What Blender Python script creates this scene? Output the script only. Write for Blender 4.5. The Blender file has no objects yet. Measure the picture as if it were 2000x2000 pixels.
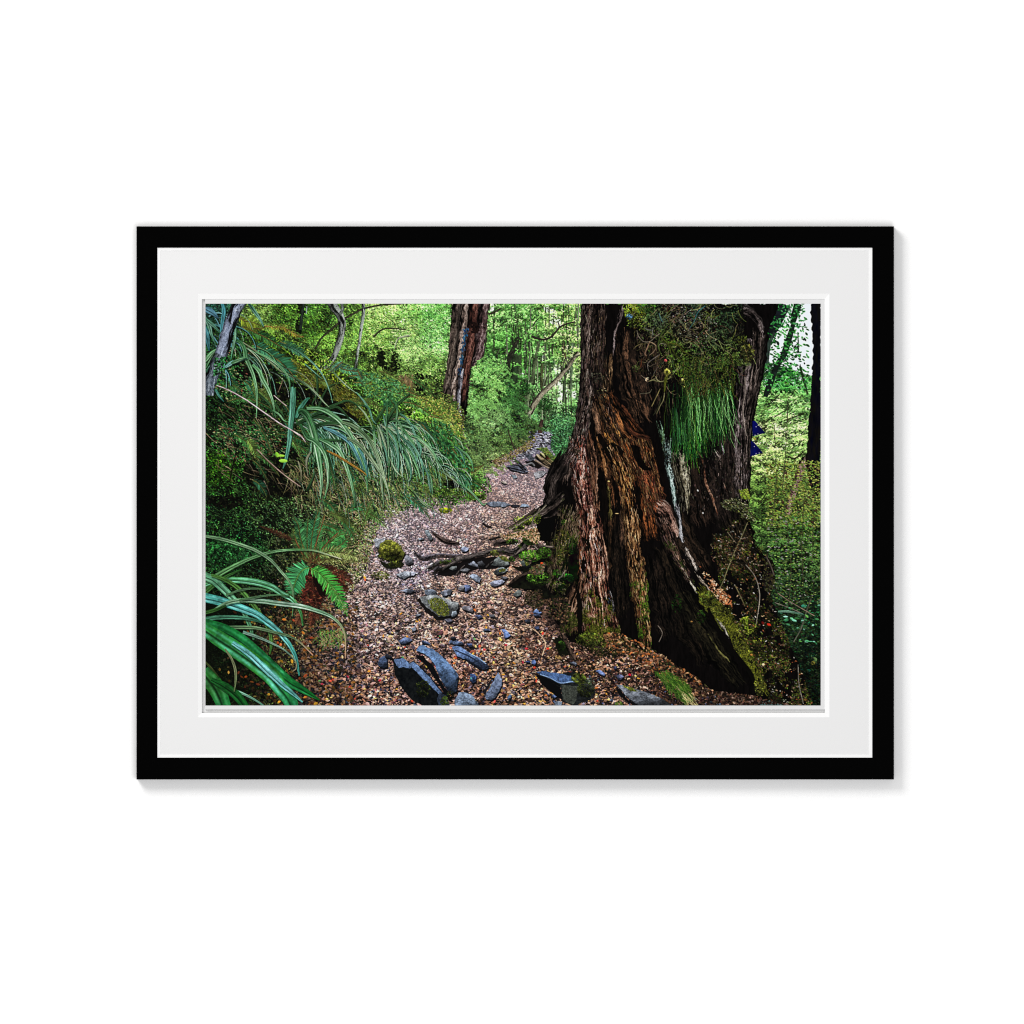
import bpy, math
import numpy as np
from mathutils import Vector

# ================================================================ camera, light, exposure
SC = bpy.context.scene
U = 0.0005                                   # one layout unit in metres: the view is 1 m wide
def X(px): return (px - 1000.0) * U
def Z(py): return (1000.0 - py) * U + 1.5
FRONT = -0.0140                              # front face of the moulding; the wall face is y = 0
DIST = 8.0
cam_d = bpy.data.cameras.new("camera"); cam = bpy.data.objects.new("camera", cam_d)
SC.collection.objects.link(cam); SC.camera = cam
cam_d.sensor_width = 36; cam_d.lens = 36 * DIST / 1.0; cam_d.clip_end = 200
cam.location = (0, FRONT - DIST, 1.5); cam.rotation_euler = (math.radians(90), 0, 0)

W_ = bpy.data.worlds.new("World"); SC.world = W_; W_.use_nodes = True
bg = W_.node_tree.nodes["Background"]; bg.inputs[0].default_value = (1.0, .997, .99, 1); bg.inputs[1].default_value = 0.45

def area(name, loc, target, size, power, col=(1, 1, 1)):
    d = bpy.data.lights.new(name, "AREA"); d.shape = "SQUARE"; d.size = size; d.energy = power; d.color = col
    o = bpy.data.objects.new(name, d); SC.collection.objects.link(o)
    o.location = loc; o.rotation_euler = (Vector(target) - Vector(loc)).to_track_quat("-Z", "Y").to_euler()
    return o
area("key_light", (-2.1, -2.55, 3.95), (0, 0, 1.5), 1.6, 107, (1, .99, .975))  # soft key lamp at upper left, placed to throw the frame's shadow
area("fill_light", (0.45, -3.0, 0.8), (0, 0, 1.2), 1.3, 36, (.985, .99, 1))  # added fill lamp low in front, lightens the mat and the frame's shadow

SC.view_settings.view_transform = "Standard"; SC.view_settings.look = "None"
SC.view_settings.exposure = 0.0; SC.view_settings.gamma = 1.0; SC.view_settings.use_curve_mapping = False
SC.cycles.use_denoising = False; SC.cycles.max_bounces = 6; SC.cycles.filter_width = 1.1

# ================================================================ materials
def mat(name, col, rough=.6, spec=.2, bump=0.0, scale=900.0, tint=0.0):
    m = bpy.data.materials.new(name); m.use_nodes = True; nt = m.node_tree
    p = nt.nodes["Principled BSDF"]; p.inputs["Roughness"].default_value = rough
    p.inputs["Specular IOR Level"].default_value = spec
    tc = nt.nodes.new("ShaderNodeTexCoord"); nz_ = nt.nodes.new("ShaderNodeTexNoise")
    nz_.inputs["Scale"].default_value = scale; nz_.inputs["Detail"].default_value = 5
    nt.links.new(tc.outputs["Object"], nz_.inputs["Vector"])
    rp = nt.nodes.new("ShaderNodeValToRGB")
    rp.color_ramp.elements[0].position = .3; rp.color_ramp.elements[1].position = .7
    rp.color_ramp.elements[0].color = tuple(c * (1 - tint) for c in col) + (1,); rp.color_ramp.elements[1].color = tuple(min(1, c * (1 + tint)) for c in col) + (1,)
    nt.links.new(nz_.outputs["Fac"], rp.inputs["Fac"]); nt.links.new(rp.outputs["Color"], p.inputs["Base Color"])
    if bump:
        b = nt.nodes.new("ShaderNodeBump"); b.inputs["Strength"].default_value = bump; b.inputs["Distance"].default_value = .0003
        nt.links.new(nz_.outputs["Fac"], b.inputs["Height"]); nt.links.new(b.outputs["Normal"], p.inputs["Normal"])
    return m
M_WALL = mat("white_wall_paint", (.96, .96, .96), .9, .1, .15, 260, .006)
M_BLACK = mat("black_satin_lacquer", (.0006, .0006, .0006), .6, .010, .1, 500, .25)
M_MAT = mat("off_white_mat_board", (.735, .735, .735), .95, .05, .12, 1500, .008)
M_HALO = mat("bright_halo_white", (.84, .84, .838), .95, .05, .1, 1500, .01)  # whiter than the mat, paints the bright halo lines along its edges
M_PAPER = mat("white_print_paper", (.68, .68, .68), .9, .05, .1, 1500, .008)
M_BACK = mat("grey_backing_card", (.72, .72, .715), .95, .05, .2, 700, .02)

def mesh(name, verts, faces, m, parent=None):
    me = bpy.data.meshes.new(name); me.from_pydata(verts, [], faces); me.validate(); me.update()
    me.materials.append(m)
    o = bpy.data.objects.new(name, me); SC.collection.objects.link(o)
    if parent is not None: o.parent = parent
    return o
def slab(name, x0, x1, z0, z1, y0, y1, m, parent=None):
    """box between two x, two z and two depths"""
    v = [(x, y, z) for y in (y0, y1) for x, z in ((x0, z0), (x1, z0), (x1, z1), (x0, z1))]
    f = [(0, 1, 2, 3), (7, 6, 5, 4), (1, 0, 4, 5), (2, 1, 5, 6), (3, 2, 6, 7), (0, 3, 7, 4)]
    return mesh(name, v, f, m, parent)
def ring(name, prof, rects, side, m, parent):
    """one mitred side of a four-sided moulding; prof = list of (rectangle index, depth), closed"""
    corner = {"top": (0, 1), "right": (1, 2), "bottom": (2, 3), "left": (3, 0)}[side]
    v = []
    for c in corner:
        for r, y in prof:
            x0, x1, zt, zb = rects[r]
            px, pz = ((x0, zt), (x1, zt), (x1, zb), (x0, zb))[c]
            v.append((px, y, pz))
    n = len(prof)
    f = [(i, (i + 1) % n, (i + 1) % n + n, i + n) for i in range(n)] + [tuple(range(n - 1, -1, -1)), tuple(range(n, 2 * n))]
    o = mesh(name, v, f, m, parent)
    import bmesh
    bm = bmesh.new(); bm.from_mesh(o.data); bmesh.ops.recalc_face_normals(bm, faces=bm.faces); bm.to_mesh(o.data); bm.free()
    return o
def R(l, r, t, b): return (X(l), X(r), Z(t), Z(b))

# ================================================================ the wall
wall = slab("wall", -4, 4, -1.6, 4.6, 0.0, 0.12, M_WALL); wall["kind"] = "structure"

# ---------------------------------------------------------------- print artwork (flat ink on paper)
import numpy as np
PX0, PY0, PW, PH = 401.0, 593.0, 1202, 785      # where the print lies on the frame's layout grid
SS = 2                                           # ink dots per layout unit
NW, NH = PW * SS, PH * SS
rg = np.random.default_rng(11)
INK = np.zeros((NH, NW, 3), np.float32)

def _noise_tile(n, octaves, seed):
    r = np.random.default_rng(seed)
    out = np.zeros((n, n), np.float32); amp = 1.0; tot = 0.0
    for o in octaves:
        g = r.random((o, o)).astype(np.float32)
        c = np.arange(n) * o / n
        i = c.astype(int); f = (c - i).astype(np.float32); f = f * f * (3 - 2 * f)
        a, b = g[i % o], g[(i + 1) % o]
        rows = a + (b - a) * f[:, None]
        p, q = rows[:, i % o], rows[:, (i + 1) % o]
        out += amp * (p + (q - p) * f[None, :]); tot += amp; amp *= .6
    out /= tot
    out -= out.mean(); out /= out.std() * 2.2
    return np.clip(out, -1, 1)
TILE = _noise_tile(512, (64, 128, 256), 5)       # one cell = 8 samples
TILB = _noise_tile(512, (64, 128, 256), 9)
def nz(x, y, tile=TILE):
    """smooth noise in -1..1, one feature per unit of x and y"""
    X = np.asarray(x) * 8; Y = np.asarray(y) * 8
    xi = np.floor(X).astype(np.int64); yi = np.floor(Y).astype(np.int64)
    fx = (X - xi).astype(np.float32); fy = (Y - yi).astype(np.float32)
    a = tile[yi % 512, xi % 512]; b = tile[yi % 512, (xi + 1) % 512]
    c = tile[(yi + 1) % 512, xi % 512]; d = tile[(yi + 1) % 512, (xi + 1) % 512]
    return (a + (b - a) * fx) * (1 - fy) + (c + (d - c) * fx) * fy
def nb(x, y): return nz(x, y, TILB)

def put(x, y, col):
    """ink dots at layout positions; later dots cover earlier ones"""
    xi = np.floor((x - PX0) * SS).astype(np.int64).ravel(); yi = np.floor((y - PY0) * SS).astype(np.int64).ravel()
    col = np.asarray(col, np.float32).reshape(-1, 3)
    k = (xi >= 0) & (xi < NW) & (yi >= 0) & (yi < NH)
    INK[yi[k], xi[k]] = col[k]
def blend(x, y, col, al):
    xi = np.floor((x - PX0) * SS).astype(np.int64).ravel(); yi = np.floor((y - PY0) * SS).astype(np.int64).ravel()
    col = np.broadcast_to(np.asarray(col, np.float32), (xi.size, 3)); al = np.broadcast_to(np.asarray(al, np.float32).ravel(), (xi.size,))
    k = (xi >= 0) & (xi < NW) & (yi >= 0) & (yi < NH)
    INK[yi[k], xi[k]] = INK[yi[k], xi[k]] * (1 - al[k, None]) + col[k] * al[k, None]

def field(pts, p=2.2):
    """colour (or value) map from hand-set samples: x, y, r, g, b"""
    a = np.array(pts, np.float32); xy, v = a[:, :2], a[:, 2:]
    def f(x, y):
        x = np.asarray(x, np.float32).ravel(); y = np.asarray(y, np.float32).ravel()
        out = np.empty((x.size, v.shape[1]), np.float32)
        for s in range(0, x.size, 200000):
            d2 = (x[s:s+200000, None] - xy[None, :, 0]) ** 2 + (y[s:s+200000, None] - xy[None, :, 1]) ** 2 + 60
            w = d2 ** (-p / 1.0)
            out[s:s+200000] = (w @ v) / w.sum(1, keepdims=True)
        return out
    return f

def poly_dots(pts):
    """every ink dot inside a polygon"""
    p = np.array(pts, float); p = (p - (PX0, PY0)) * SS
    x0, y0 = p.T; x1, y1 = np.roll(x0, -1), np.roll(y0, -1)
    ys = np.arange(max(0, int(y0.min())), min(NH, int(y0.max()) + 2))
    X, Y = [], []
    for r in ys:
        c = r + .5
        k = (y0 <= c) != (y1 <= c)
        if not k.any(): continue
        xs = np.sort(x0[k] + (c - y0[k]) * (x1[k] - x0[k]) / (y1[k] - y0[k]))
        for a, b in zip(xs[::2], xs[1::2]):
            q = np.arange(max(0, int(np.ceil(a - .5))), min(NW, int(np.floor(b + .5))))
            X.append(q); Y.append(np.full(q.size, r))
    if not X: return np.zeros(0), np.zeros(0)
    return (np.concatenate(X) + .5) / SS + PX0, (np.concatenate(Y) + .5) / SS + PY0
def rough(pts, amp, step=4.0, seed=0):
    """polygon outline made irregular"""
    p = np.array(pts, float); q = np.roll(p, -1, 0); out = []
    for a, b in zip(p, q):
        n = max(1, int(np.hypot(*(b - a)) / step))
        for i in range(n): out.append(a + (b - a) * i / n)
    o = np.array(out)
    o[:, 0] += amp * (nz(o[:, 0] * .12 + seed, o[:, 1] * .12) + .6 * nz(o[:, 0] * .4, o[:, 1] * .4 + seed))
    o[:, 1] += amp * (nz(o[:, 0] * .12 + seed + 31, o[:, 1] * .12) + .6 * nz(o[:, 0] * .4 + 7, o[:, 1] * .4 + seed))
    return o
def fill(pts, colf, amp=0, seed=0):
    x, y = poly_dots(rough(pts, amp, seed=seed) if amp else pts)
    if x.size == 0: return
    put(x, y, colf(x, y) if callable(colf) else np.broadcast_to(np.array(colf, np.float32), (x.size, 3)))
def scatter(pts, n):
    """n random points in a polygon"""
    x, y = poly_dots(pts)
    k = rg.integers(0, x.size, int(n))
    return x[k] + rg.random(k.size) / SS, y[k] + rg.random(k.size) / SS

def leaves(x, y, L, W, ang, col, hi=.18, blunt=.8):
    """little leaf marks: length, width, angle, colour each; one half lighter"""
    x, y, L, W, ang = np.broadcast_arrays(*[np.atleast_1d(np.asarray(v, np.float32)) for v in (x, y, L, W, ang)])
    col = np.broadcast_to(np.asarray(col, np.float32), (x.size, 3))
    k0 = 0
    for s0 in range(0, x.size, 20000):
        sl = slice(s0, s0 + 20000)
        X, Y, l, w, a, c = x[sl], y[sl], L[sl], W[sl], ang[sl], col[sl]
        R = int(np.ceil(l.max() * SS / 2)) + 1
        step = max(1, 400000 // ((2 * R + 1) ** 2))
        g = np.arange(-R, R + 1)
        gx, gy = np.meshgrid(g, g)
        for s in range(0, X.size, step):
            q = slice(s, s + step)
            cx = (X[q] - PX0) * SS; cy = (Y[q] - PY0) * SS
            ix = np.floor(cx).astype(int); iy = np.floor(cy).astype(int)
            dx = gx[None] + .5 - (cx - ix)[:, None, None]; dy = gy[None] + .5 - (cy - iy)[:, None, None]
            ca = np.cos(a[q])[:, None, None]; sa = np.sin(a[q])[:, None, None]
            u = (dx * ca + dy * sa) / (l[q] * SS / 2)[:, None, None]
            v = (-dx * sa + dy * ca) / np.maximum(w[q] * SS / 2, .5)[:, None, None]
            m = np.abs(v) < np.clip(1 - u * u, 0, 1) ** blunt
            m &= np.abs(u) < 1
            px = ix[:, None, None] + gx[None]; py = iy[:, None, None] + gy[None]
            m &= (px >= 0) & (px < NW) & (py >= 0) & (py < NH)
            sh = 1 + hi * np.clip(-v, -1, 1) * 1.0
            cc = c[q][:, None, None, :] * sh[..., None]
            INK[py[m], px[m]] = cc[m]

def spline(P, n):
    P = np.array(P, float)
    if len(P) == 2: return P[0] + (P[1] - P[0]) * np.linspace(0, 1, n)[:, None]
    Q = np.vstack([2 * P[0] - P[1], P, 2 * P[-1] - P[-2]])
    t = np.linspace(0, len(P) - 1, n); i = np.minimum(t.astype(int), len(P) - 2); f = (t - i)[:, None]
    a, b, c, d = Q[i], Q[i + 1], Q[i + 2], Q[i + 3]
    return .5 * (2 * b + (c - a) * f + (2 * a - 5 * b + 4 * c - d) * f ** 2 + (3 * b - a - 3 * c + d) * f ** 3)
def ribbon(P, W, colf, edge=0.0, seed=0, al=None, rag=0):
    """a band along a curve; colf(t arc length, s -1..1 across, w half width, x, y)"""
    P = np.array(P, float)
    ln = np.hypot(*np.diff(P, axis=0).T).sum()
    n = int(ln * SS * 1.7) + 8
    c = spline(P, n)
    d = np.gradient(c, axis=0); d /= np.hypot(d[:, 0], d[:, 1])[:, None] + 1e-9
    nx, ny = -d[:, 1], d[:, 0]
    W = np.atleast_1d(np.array(W, float))
    w = np.interp(np.linspace(0, 1, n), np.linspace(0, 1, len(W)), W) / 2
    T = np.concatenate([[0], np.cumsum(np.hypot(*np.diff(c, axis=0).T))])
    m = int(max(w.max() * 2 * SS * 1.7, 3)) + 1
    s = np.linspace(-1, 1, m)
    wl = w * (1 + edge * nz(T * .06 + seed, seed * 1.7 + 0 * T)); wr = w * (1 + edge * nz(T * .06 + seed + 50, seed * 1.3 + 0 * T))
    off = np.where(s[None, :] < 0, wl[:, None], wr[:, None]) * s[None, :]
    x = c[:, :1] + nx[:, None] * off; y = c[:, 1:] + ny[:, None] * off
    tt = np.broadcast_to(T[:, None], x.shape); sb = np.broadcast_to(s[None, :], x.shape); wb = np.broadcast_to(w[:, None], x.shape)
    col = colf(tt.ravel(), sb.ravel(), wb.ravel(), x.ravel(), y.ravel())
    if rag:                                          # fibres end raggedly, sides break up
        e = np.minimum(tt, T[-1] - tt).ravel() / rag + .25 * (1 - np.abs(sb.ravel())) * 0
        v = (sb * wb).ravel()
        k = e > .5 + .5 * nz(v * .55 + seed * 3.1, tt.ravel() * .02) + .25 * nb(v * 1.7, tt.ravel() * .12)
        k &= (1 - np.abs(sb.ravel())) * wb.ravel() > .9 + 1.1 * nz(tt.ravel() * .16 + seed, sb.ravel() * 3 + seed)
        x, y, col = x.ravel()[k], y.ravel()[k], col[k]
        if al is not None: al = np.broadcast_to(al, k.shape)[k]
    if al is None: put(x, y, col)
    else: blend(x, y, col, al)
def mix(a, b, f):
    a = np.asarray(a, np.float32); b = np.asarray(b, np.float32)
    return a + (b - a) * np.clip(f, 0, 1)[:, None]
def strands(x, y, L, ang, bend, W, col, tipcol=None, n=None, wob=0.0):
    """many thin curved marks at once"""
    x, y, L, ang, bend, W = np.broadcast_arrays(*[np.atleast_1d(np.asarray(v, np.float32)) for v in (x, y, L, ang, bend, W)])
    col = np.broadcast_to(np.asarray(col, np.float32), (x.size, 3)); tip = col if tipcol is None else np.broadcast_to(np.asarray(tipcol, np.float32), (x.size, 3))
    n = n or int(L.max() * SS * 1.4) + 4
    t = np.linspace(0, 1, n)
    for s0 in range(0, x.size, 2000):
        q = slice(s0, s0 + 2000)
        a = ang[q, None] + bend[q, None] * t[None]
        if wob: a = a + wob * np.sin(t[None] * 9 + x[q, None] * 7.3) + wob * np.sin(t[None] * 21 + y[q, None] * 5.1)
        st = L[q, None] / n
        X = x[q, None] + np.cumsum(np.cos(a) * st, 1); Y = y[q, None] + np.cumsum(np.sin(a) * st, 1)
        w = W[q, None] * (1 - .75 * t[None])
        c = col[q, None] + (tip[q, None] - col[q, None]) * t[None, :, None]
        m = max(1, int(np.ceil(W.max() * SS)))
        for j in range(m):
            o = ((j + .5) / m - .5) * w
            put(X - np.sin(a) * o, Y + np.cos(a) * o, c)

# ---- colour helpers
def jit(c, amt, n, hue=.5):
    """brightness and hue jitter of one colour or a list of them"""
    c = np.broadcast_to(np.asarray(c, np.float32), (n, 3))
    return np.clip(c * (1 + amt * rg.standard_normal((n, 1))) + hue * amt * 40 * rg.standard_normal((n, 3)), 0, 255)
def pick(cols, n, w=None):
    c = np.array(cols, np.float32)
    return c[rg.choice(len(c), n, p=None if w is None else np.array(w) / np.sum(w))]
def zoomer(x0, y0, s):
    def f(*p):
        p = np.array(p, float).reshape(-1, 2)
        return p / s + (x0, y0)
    return f
a1 = zoomer(400, 590, 4.83); a2 = zoomer(800, 590, 4.83); a3 = zoomer(1200, 590, 4.712)
b1 = zoomer(400, 980, 4.83); b2 = zoomer(800, 980, 4.83); b3 = zoomer(1200, 980, 4.712)

FINE = (.66, 1.9)                                # leaf size and number factors
def foliage(region, n, cf, size, ang=(.5, .6), lum=.35, clump=30., shadow=.35, aspect=.42, hi=.25, thresh=-9, seedo=0):
    """leaf texture following a colour map; clump noise makes light and dark masses"""
    n = int(n * FINE[1]); size = size * FINE[0]
    x, y = scatter(region, n)
    cl = nz(x / clump + seedo, y / clump * 1.4) * .7 + nb(x / clump * 3 + seedo, y / clump * 4) * .5
    k = cl > thresh; x, y, cl = x[k], y[k], cl[k]
    o = np.argsort(cl * .6 + rg.random(x.size)); x, y, cl = x[o], y[o], cl[o]
    rank = np.linspace(0, 1, x.size)                 # later leaves lie on top and are lighter
    b = (shadow + (1.25 - shadow) * rank) * (1 + lum * cl) * (1 + .30 * rg.standard_normal(x.size))
    c = cf(x, y) * np.clip(b, .08, 1.9)[:, None] + rg.standard_normal((x.size, 3)) * 6
    L = size * np.exp(.3 * rg.standard_normal(x.size))
    leaves(x, y, L, L * aspect * (.7 + .6 * rg.random(x.size)), ang[0] + ang[1] * rg.standard_normal(x.size), np.clip(c, 0, 255), hi)

def bark(dark, mid, light, fx=.35, ripple=.25, moss=None, mossc=(80, 90, 30), lx=-.35, contrast=1.0, bright=1.0, seed=0.):
    def f(t, s, w, x, y):
        v = s * w
        wob = 3.0 * nz(t * .022 + seed, v * .06 + seed) + 1.2 * nb(t * .09, v * .15 + seed)
        n1 = nz(t * .014 + seed, (v + wob) * fx * .32 + seed)
        n2 = nb(t * .045 + seed, (v + wob) * fx * .8)
        n4 = nz(t * .16 + seed * 2, (v + wob) * .55)
        n3 = nz(t * .33 + 1.5 * nb(t * .03, v * .12), v * .09 + nz(t * .05, v * .3) + seed)
        big = nb(t * .03 + seed * 5, v * .05 + seed)
        h = .44 + contrast * (.36 * n1 + .30 * n2 + .26 * n4 + ripple * n3 * (.4 + .8 * np.clip(big + .4, 0, 1)) + .2 * big)
        c = mix(dark, mid, np.clip(h * 2, 0, 1)); c = mix(c, light, np.clip(h * 2 - 1.15, 0, 1))
        sh = np.sqrt(np.clip(1 - ((s - lx) / (1.05 + abs(lx))) ** 2, 0, 1))
        c = c * (.14 + .95 * sh ** 1.4)[:, None] * bright
        c *= (1 - .85 * np.clip((-n1 * .8 - n2 * .5 - .28) * 4, 0, 1))[:, None]
        c *= (1 - .6 * np.clip((-n4 - .4) * 3, 0, 1))[:, None]
        if moss is not None:
            mv = moss(x, y) + .8 * nz(x * .12, y * .1) + .5 * nb(x * .5, y * .4)
            mt = np.asarray(mossc, np.float32) * (.4 + .6 * nb(x * .7, y * .7) + .4 * sh)[:, None]
            c = mix(c, mt, np.clip(mv * 1.5, 0, .92))
        return np.clip(c * (1 + .22 * rg.standard_normal((t.size, 1))), 0, 255)
    return f
def twig(c, lx=-.4, amp=.3):
    def f(t, s, w, x, y):
        sh = np.sqrt(np.clip(1 - ((s - lx) / (1.1 + abs(lx))) ** 2, 0, 1))
        return np.clip(np.asarray(c, np.float32) * ((.3 + .85 * sh) * (1 + amp * nz(t * .15, s + w) + .5 * amp * nb(t * .5, s * 2)))[:, None], 0, 255)
    return f
def blade(c0, c1, edge=(200, 225, 205), rib=.5, tip=None, fade=1.0):
    """strap leaf: pale edges and stripes, darker keel"""
    ph = [0.]
    def f(t, s, w, x, y):
        ph[0] += 1.7
        T = t / t.max()
        up = .5 + .5 * np.sin(T * 3.3 - .35 + .5 * np.sin(ph[0]))        # arch of the leaf catches the sky
        c = mix(c0, c1, up * .95 + .25 * nz(t * .02 + ph[0], s * .6))
        st = np.exp(-((s - .62) / .26) ** 2) + .9 * np.exp(-((s + .55) / .22) ** 2) + .35 * np.exp(-((s - .05) / .12) ** 2)
        c = mix(c, edge, rib * st * (.1 + 1.0 * up) * (.75 + .5 * nb(t * .03 + ph[0], s)))
        c = c * (1 - .6 * np.clip(1 - abs(s - .22) * 4.5, 0, 1) * (w > 1.0))[:, None]
        c = c * (.86 + .22 * nz(t * .04 + ph[0], s * 1.5) + .12 * nb(t * .25, s * 3))[:, None]
        if tip is not None: c = mix(c, tip, np.clip((T - .72) * 4, 0, 1))
        return np.clip(c * fade, 0, 255)
    return f
def frond(P, half, col, back=None, n=26, curl=.9, rach=(95, 80, 45), taper=1.0, thick=.2, both=(1, 1)):
    n = max(n, int(np.hypot(*np.diff(np.array(P, float), axis=0).T).sum() / 3.0))
    c = spline(P, n * 4)[2::4]
    full = spline(P, n * 4); d = np.gradient(full, axis=0)[2::4]
    d /= np.hypot(d[:, 0], d[:, 1])[:, None]
    a = np.arctan2(d[:, 1], d[:, 0]); T = np.linspace(0, 1, len(c))
    L = half * np.clip(np.sin(np.pi * np.clip(.16 + .84 * T, 0, 1)) ** .75, .12, 1) * (1 if taper == 1 else (1 - T * (1 - taper)))
    for sg, k in ((1, both[0]), (-1, both[1])):
        if not k: continue
        aa = a + sg * curl * (1 + .1 * rg.standard_normal(len(c)))
        l = L * k * (1 + .1 * rg.standard_normal(len(c)))
        cc = jit(col if sg > 0 or back is None else back, .14, len(c), .25)
        x = c[:, 0] + np.cos(aa) * l * .5; y = c[:, 1] + np.sin(aa) * l * .5
        leaves(x, y, l, np.maximum(l * thick, 1.0), aa, cc * (.7 + .45 * rg.random((len(c), 1))), .3, .8)
    ribbon(P, [1.6, .8], twig(rach))

d1 = zoomer(1140, 593, 7.43); d2 = zoomer(1120, 820, 9.66); d3 = zoomer(1300, 820, 9.66)
d4 = zoomer(1040, 1000, 9.66); d5 = zoomer(400, 593, 9.66); d6 = zoomer(700, 750, 7.43)
ALL = [(401, 593), (1603, 593), (1603, 1378), (401, 1378)]
# ---- ground tone
base = field([(420,600,30,55,45),(520,620,45,62,22),(620,620,48,66,25),(720,640,65,90,35),(820,640,80,120,50),(1000,620,80,140,60),(1100,640,95,160,70),
  (1080,760,170,215,150),(1000,760,60,105,45),(800,760,55,70,30),(640,720,40,50,20),(480,760,14,20,10),(480,900,16,20,10),(440,1050,14,22,12),
  (640,900,26,34,18),(800,900,40,55,28),(950,850,70,100,45),(1060,850,60,100,55),(440,1200,12,18,10),(1540,650,235,240,245),(1540,760,110,165,80),
  (1540,900,120,165,80),(1540,1000,60,85,40),(1540,1120,25,38,20),(1540,1250,16,26,16),(1590,1360,4,6,4)])
x, y = poly_dots(ALL); put(x, y, base(x, y))

# ---- far forest behind the path
far = [(840,593),(1145,593),(1145,880),(1000,880),(880,760)]
bf = field([(860,610,125,180,90),(900,700,120,175,85),(960,620,110,175,80),(960,700,90,160,65),(1020,620,110,180,80),(1000,680,70,135,50),(1050,700,95,165,70),(1100,610,140,205,90),
  (1120,680,140,200,90),(1000,760,55,105,40),(1040,780,75,125,60),(1090,760,120,180,90),(1120,800,85,140,65),(1060,840,70,115,60),(1100,850,60,110,60)])
bf0 = bf; bf = lambda x, y: bf0(x, y) * np.array([1.10, 1.0, 1.18], np.float32)
foliage(far, 9000, bf, 6, (.2, .9), .5, 26, .3)
for gx, gy, gr in [(1080,618,9),(1090,632,6),(1100,765,10),(1090,745,7),(1088,720,7),(1078,610,5),(1062,700,4),(940,700,4),(1020,735,4),(1108,725,6),(1096,780,7),(1068,600,6),(960,600,5),(1120,770,5)]:
    n = gr * 12; a = rg.random(n) * 6.3; r = gr * np.sqrt(rg.random(n)) * 1.3
    leaves(gx + np.cos(a) * r * .7, gy + np.sin(a) * r * 1.2, 3.5, 2.4, rg.random(n) * 3, jit((232, 246, 222), .05, n))
for i in range(70):                                                  # thin stems far off
    sx = rg.uniform(950, 1135); h = rg.uniform(30, 190); y1 = rg.uniform(690, 850)
    lean = rg.normal(0, 6)
    ribbon([(sx + lean, y1 - h), (sx + lean * .3, y1 - h / 2), (sx, y1)], [rg.uniform(.8, 2), rg.uniform(1.2, 3.4)], twig(pick([(60,75,50),(85,95,70),(45,50,35),(110,120,95)], 1)[0]))
S = lambda p, w, c: ribbon(p, w, twig(c))
S(a2(1030,330, 990,420, 940,520, 920,700, 890,860, 870,960), [5, 7, 8, 8], (42,42,34))
S(a2(1010,430, 1000,600, 985,800), [12, 17, 15], (45,58,38)); S(a2(850,430, 800,560, 790,640), [3, 4], (60,75,50))
S(a2(740,250, 700,400, 690,560), [2.5, 3.5], (50,55,40)); S(a2(800,100, 790,480), [3, 4.5], (60,80,50))
S(a2(1230,330, 1190,540, 1150,760, 1110,930), [5, 6.5, 8], (85,98,70)); S(a2(1100,430, 1090,620), [5, 6], (60,75,50))
S(a2(1290,120, 1200,170, 1140,270), [1.2, 2], (50,60,40)); S(a2(720,115, 790,100, 860,60), [3, 2], (50,42,35)); S(a2(750,290, 830,240, 900,180), [2, 1.2], (45,50,35))
S(a2(1470,300, 1450,400, 1470,520, 1475,580), [2, 3], (90,80,55)); S(a2(1420,330, 1330,430, 1240,500), [1, 2], (60,70,45))
S(a2(1560,500, 1480,660, 1460,850, 1450,960), [7, 5, 5], (70,85,60)); S(a2(1540,350, 1530,560, 1520,850), [5, 5], (95,115,85)); S(a2(1390,760, 1385,960), [2.5, 2.5], (110,120,90))
S(a2(1250,560, 1245,760, 1250,890), [4, 4], (80,85,55)); S(a2(1300,700, 1270,800), [2, 3], (60,70,45))
x, y = scatter(far, 150)                                             # sprays of leaf in front of the stems
for cx, cy in zip(x, y):
    n = 34; u = rg.normal(0, 1, n); v = rg.normal(0, 1, n)
    cb = bf([cx], [cy])[0]
    xx = cx + u * 13; yy = cy + v * 4 + np.abs(u) * 2.5
    c = cb * np.clip(1.2 - .12 * (yy - cy)[:, None] + .2 * rg.standard_normal((n, 1)), .35, 1.75)
    o = np.argsort(-yy)
    leaves(xx[o], yy[o], 4.5, 2.2, rg.normal(.1, .7, n), np.clip(c, 0, 252)[o], .25)
for P, w, c in [(a2(1010,440, 955,520, 930,660, 905,800, 885,920), [6, 7, 6], (36,38,30)), (a2(1000,600, 985,780), [13, 14], (36,50,32)), (a2(1215,350, 1185,560, 1150,760), [5, 6], (74,86,60)), (a2(1095,540, 1090,650), [5, 5], (44,56,36)), (a2(800,330, 790,560), [4, 4], (52,66,40)), (a2(735,300, 695,520), [3, 4], (46,50,38)),
    (a2(1470,660, 1455,860), [5, 5], (60,74,52)), (a2(1530,560, 1520,860), [5, 5], (84,100,76)), (a2(1250,720, 1245,880), [4, 4], (66,68,46)), (a2(830,480, 820,600), [4, 5], (44,58,36)), (a2(1370,500, 1360,640), [3, 3], (90,110,80)), (a2(350,30, 335,110, 310,190), [5, 6], (40,46,36)), (a2(240,20, 235,80), [4, 4], (56,70,44))]:
    ribbon(P, w, twig(c), rag=5)
for cx, cy, rx, ry in [(905,725,14,10),(985,735,10,16),(1000,770,16,16),(960,700,9,14),(1025,760,10,14),(1065,790,14,12)]:   # shade beneath the crowns
    n = int(rx * ry * .9); a = rg.random(n) * 6.3; r = np.sqrt(rg.random(n)); leaves(cx + rx * r * np.cos(a), cy + ry * r * np.sin(a), 3.4, 2, rg.normal(.2, .8, n), jit(pick([(34,66,30),(24,46,22),(46,84,40)], n), .2, n))
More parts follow.
